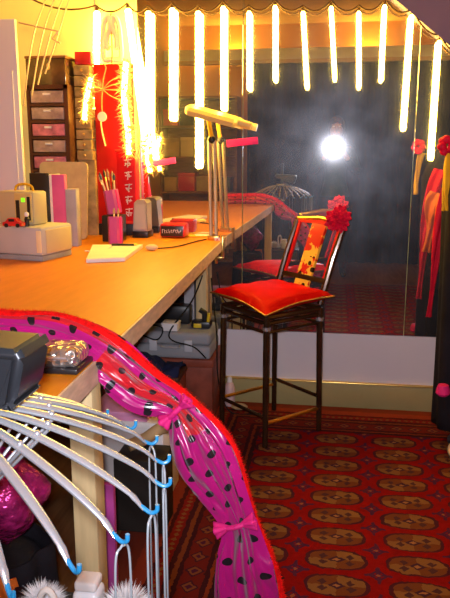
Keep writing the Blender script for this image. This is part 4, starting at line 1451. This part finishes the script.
# ------------------------------------------------------------------ the photographer and the camera
CY0 = -D
cm = thing('compact_camera', (0, CY0 - .03, H - .03), 'compact camera held up with its flash firing, seen in the mirror', 'camera')
B(-.048, .048, CY0 - .034, CY0 - .012, H - .030, H + .032, bev=.005).build('body', 'camera_grey', cm)
MB().lathe((0, CY0 - .014, H), [(.022, 0), (.022, .006), (.018, .010), (.010, .010)], 20, 'Y').build('lens', 'black_plastic', cm)
B(-.034, -.010, CY0 - .0122, CY0 - .0105, H + .016, H + .028, bev=.0006).build('flash_window', 'flash_window_glow', cm)['label'] = 'firing flash window'
MB().lathe((.025, CY0 - .023, H + .032), [(.007, 0), (.007, .003)], 12).build('shutter_button', 'chrome', cm)


def person():
    """standing figure holding the camera in front of the chest; one skinned skeleton remeshed into one skin"""
    verts, rad, edges = [], [], []
    def vtx(p, r):
        verts.append(p); rad.append(r); return len(verts) - 1
    def chain(start, pts):
        a = start
        for p, r in pts:
            b = vtx(p, r); edges.append((a, b)); a = b
        return a
    by = CY0 - .42
    pel = vtx((0, by, .90), .125)
    che = chain(pel, [((0, by + .005, 1.05), .115), ((0, by + .01, 1.20), .130), ((0, by + .01, 1.33), .120)])
    nk = chain(che, [((0, by + .02, 1.41), .060), ((0, by + .035, 1.47), .050)])
    for s in (-1, 1):
        chain(pel, [((s * .09, by, .84), .095), ((s * .10, by + .02, .48), .062), ((s * .105, by - .01, .12), .042), ((s * .11, by + .02, .055), .040), ((s * .12, by + .12, .040), .034), ((s * .12, by + .17, .036), .026)])
        chain(che, [((s * .15, by + .01, 1.345), .062), ((s * .235, by + .06, 1.12), .046), ((s * .15, by + .26, 1.22), .036), ((s * .092, by + .345, 1.305), .027)])
    me = bpy.data.meshes.new('skeleton')
    me.from_pydata(verts, edges, [])
    o = bpy.data.objects.new('skeleton', me)
    COL.objects.link(o)
    md = o.modifiers.new('skin', 'SKIN')
    for i, r in enumerate(rad):
        me.skin_vertices[0].data[i].radius = (r, r * (.78 if i in (0, 1, 2, 3) else 1))
    me.skin_vertices[0].data[0].use_root = True
    sd_ = o.modifiers.new('sub', 'SUBSURF'); sd_.levels = 2; sd_.render_levels = 2
    dg = bpy.context.evaluated_depsgraph_get()
    m2 = bpy.data.meshes.new_from_object(o.evaluated_get(dg))
    bpy.data.objects.remove(o)
    mb = MB()
    mb.bm.from_mesh(m2)
    hc = V((0, by + .055, 1.575))
    mb.ball(hc, .073, .092, .110, 24)
    mb.ball(hc + V((0, .03, -.055)), .052, .055, .058, 18)            # jaw
    mb.tube([hc + V((0, .088, .012)), hc + V((0, .106, -.022)), hc + V((0, .088, -.032))], [.008, .014, .012], 10)   # nose
    mb.tube([hc + V((-.022, .083, -.062)), hc + V((0, .092, -.060)), hc + V((.022, .083, -.062))], [.006, .009, .006], 8)   # lips
    for s in (-1, 1):
        mb.ball(hc + V((s * .074, -.005, -.005)), .012, .020, .032, 12)   # ears
        mb.tube([hc + V((s * .014, .088, .030)), hc + V((s * .034, .084, .034)), hc + V((s * .052, .070, .028))], .007, 8)   # brows
        # hand: palm beside the camera, four curled fingers over the top/front edge, thumb behind
        w = V((s * .092, by + .345, 1.305))
        pc = V((s * .074, CY0 - .045, H - .018))
        mb.tube([w, pc + V((s * .006, -.012, -.012)), pc], [.026, .030, .026], 12)
        for q in range(4):
            z0 = H + .018 - .017 * q
            ln = (.030, .036, .034, .026)[q]
            mb.tube(bez([pc + V((0, 0, .012 - .010 * q)), V((s * .064, CY0 - .030, z0)), V((s * .061, CY0 - .006, z0 + .001)), V((s * (.061 - ln * .45), CY0 - .0065, z0 - .001))], 5), [.010] * 11 + [.009] * 4 + [.008], 10)
        mb.tube(bez([pc + V((0, -.008, -.012)), V((s * .058, CY0 - .052, H - .008)), V((s * .036, CY0 - .050, H + .004))], 6), [.012] * 8 + [.011] * 4 + [.009], 10)
    bmesh.ops.recalc_face_normals(mb.bm, faces=mb.bm.faces)
    m3 = bpy.data.meshes.new('figure')
    mb.bm.to_mesh(m3); mb.bm.free()
    o = bpy.data.objects.new('figure', m3)
    COL.objects.link(o)
    rm = o.modifiers.new('remesh', 'REMESH'); rm.mode = 'VOXEL'; rm.voxel_size = .0055
    sm = o.modifiers.new('smooth', 'SMOOTH'); sm.iterations = 2; sm.factor = .5
    dg = bpy.context.evaluated_depsgraph_get()
    m4 = bpy.data.meshes.new_from_object(o.evaluated_get(dg))
    bpy.data.objects.remove(o)
    m4.name = 'person'
    for k in ('skin', 'jacket_blue', 'trousers_black'):
        m4.materials.append(M[k])
    for f in m4.polygons:
        c = f.center
        if c.z > 1.425: mi = 0
        elif c.y > by + .325: mi = 0
        elif c.z > .86: mi = 1
        else: mi = 2
        f.material_index = mi
        f.use_smooth = True
    m4.transform(Matrix.Translation((0, -by, -.012)))
    p = bpy.data.objects.new('person', m4)
    COL.objects.link(p)
    p.location = (0, by, .012)
    WLOC[p.name] = V((0, by, .012))
    tag(p, 'person in a dark blue top holding up a compact camera, reflected in mirror', 'person')
    # hair
    mb = MB()
    def hair(u, v):
        th = u * 2 * PI
        el = 1.45 - v * 2.15
        front = max(0, math.sin(th))
        el = max(el, -.9 + 1.35 * front)
        r = 1.10 + .03 * math.sin(th * 13)
        return hc + V((math.cos(th) * math.cos(el) * .076 * r, math.sin(th) * math.cos(el) * .095 * r - .006, math.sin(el) * .112 * r))
    mb.grid(hair, 48, 16, closed_u=True)
    mb.bm.faces.new([v for v in list(mb.bm.verts)[:48]])
    mb.build('hair', 'hair_brown', p, angle=80, solid=.006)
    for s in (-1, 1):
        MB().ball(hc + V((s * .030, .082, .014)), .012, .008, .008, 12).build('eye', 'white_ink', p)


person()

# ------------------------------------------------------------------ lights
def point(name, loc, col, w, r):
    l = bpy.data.lights.new(name, 'POINT')
    l.color = col
    l.energy = w
    l.shadow_soft_size = r
    o = bpy.data.objects.new(name, l)
    COL.objects.link(o)
    o.location = loc
    return o


fl_l = bpy.data.lights.new('camera_flash', 'SPOT')
fl_l.color = (0.90, 0.90, 1.0)
fl_l.energy = 165
fl_l.spot_size = math.radians(100)
fl_l.spot_blend = 1.0
fl_l.shadow_soft_size = 0.02
fo = bpy.data.objects.new('camera_flash', fl_l)
COL.objects.link(fo)
fo.location = (-.022, CY0 + .012, H + .022)
fo.rotation_euler = (PI / 2 - PITCH * .15, 0, YAW * .7)

# unseen pendant lamp, added above the frame to warm the wall and worktable
LX, LY = -1.20, -.34
pl = thing('fill_pendant', (LX, LY, 2.68), 'added warm pendant lamp out of view over the worktable', 'lamp')
MB().tube([(LX, LY, 2.78), (LX, LY, CEIL)], .004, 6).build('cord', 'cord_brown', pl)
MB().lathe((LX, LY, 2.66), [(.16, 0), (.155, .01), (.06, .10), (.03, .12), (.03, .115), (.055, .095), (.145, .005)], 28).build('lamp_shade', 'lamp_cream', pl)
point('fill_pendant_bulb', (LX, LY, 2.655), (1.0, 0.66, 0.08), 48, .04)
# uplighters added out of sight behind the beam to brighten the upper wall
for lx_ in (.35, -1.3):
    wl = thing('fill_uplight', (lx_, -5.66, 2.45), 'added warm uplighter brightening the far wall, hidden by the beam, %s' % ('over the curtain' if lx_ > 0 else 'above the bookcase'), 'lamp', 'added uplighters on the far wall')
    B(lx_ - .05, lx_ + .05, -5.70, -5.685, 2.39, 2.47, bev=.004).build('bracket', 'brass', wl)
    MB().lathe((lx_, -5.60, 2.39), [(.02, 0), (.09, .06), (.085, .06), (.015, .008)], 20).build('lamp_shade', 'lamp_cream', wl)
    MB().tube([(lx_, -5.69, 2.43), (lx_, -5.64, 2.41), (lx_, -5.60, 2.40)], .008, 8).build('arm', 'brass', wl)
    point('fill_uplight_bulb', (lx_, -5.60, 2.465), (1.0, 0.50, 0.05), 34, .03)

w = bpy.data.worlds.new('night')
SC.world = w
w.use_nodes = True
w.node_tree.nodes['Background'].inputs[0].default_value = (0.05, 0.03, 0.02, 1)
w.node_tree.nodes['Background'].inputs[1].default_value = 0.1

SC.view_settings.view_transform = 'Standard'
SC.view_settings.look = 'None'
SC.view_settings.exposure = 0.0
SC.view_settings.gamma = 1.0
SC.view_settings.use_curve_mapping = False
SC.cycles.use_denoising = True
SC.cycles.max_bounces = 10
SC.cycles.sample_clamp_indirect = 6.0
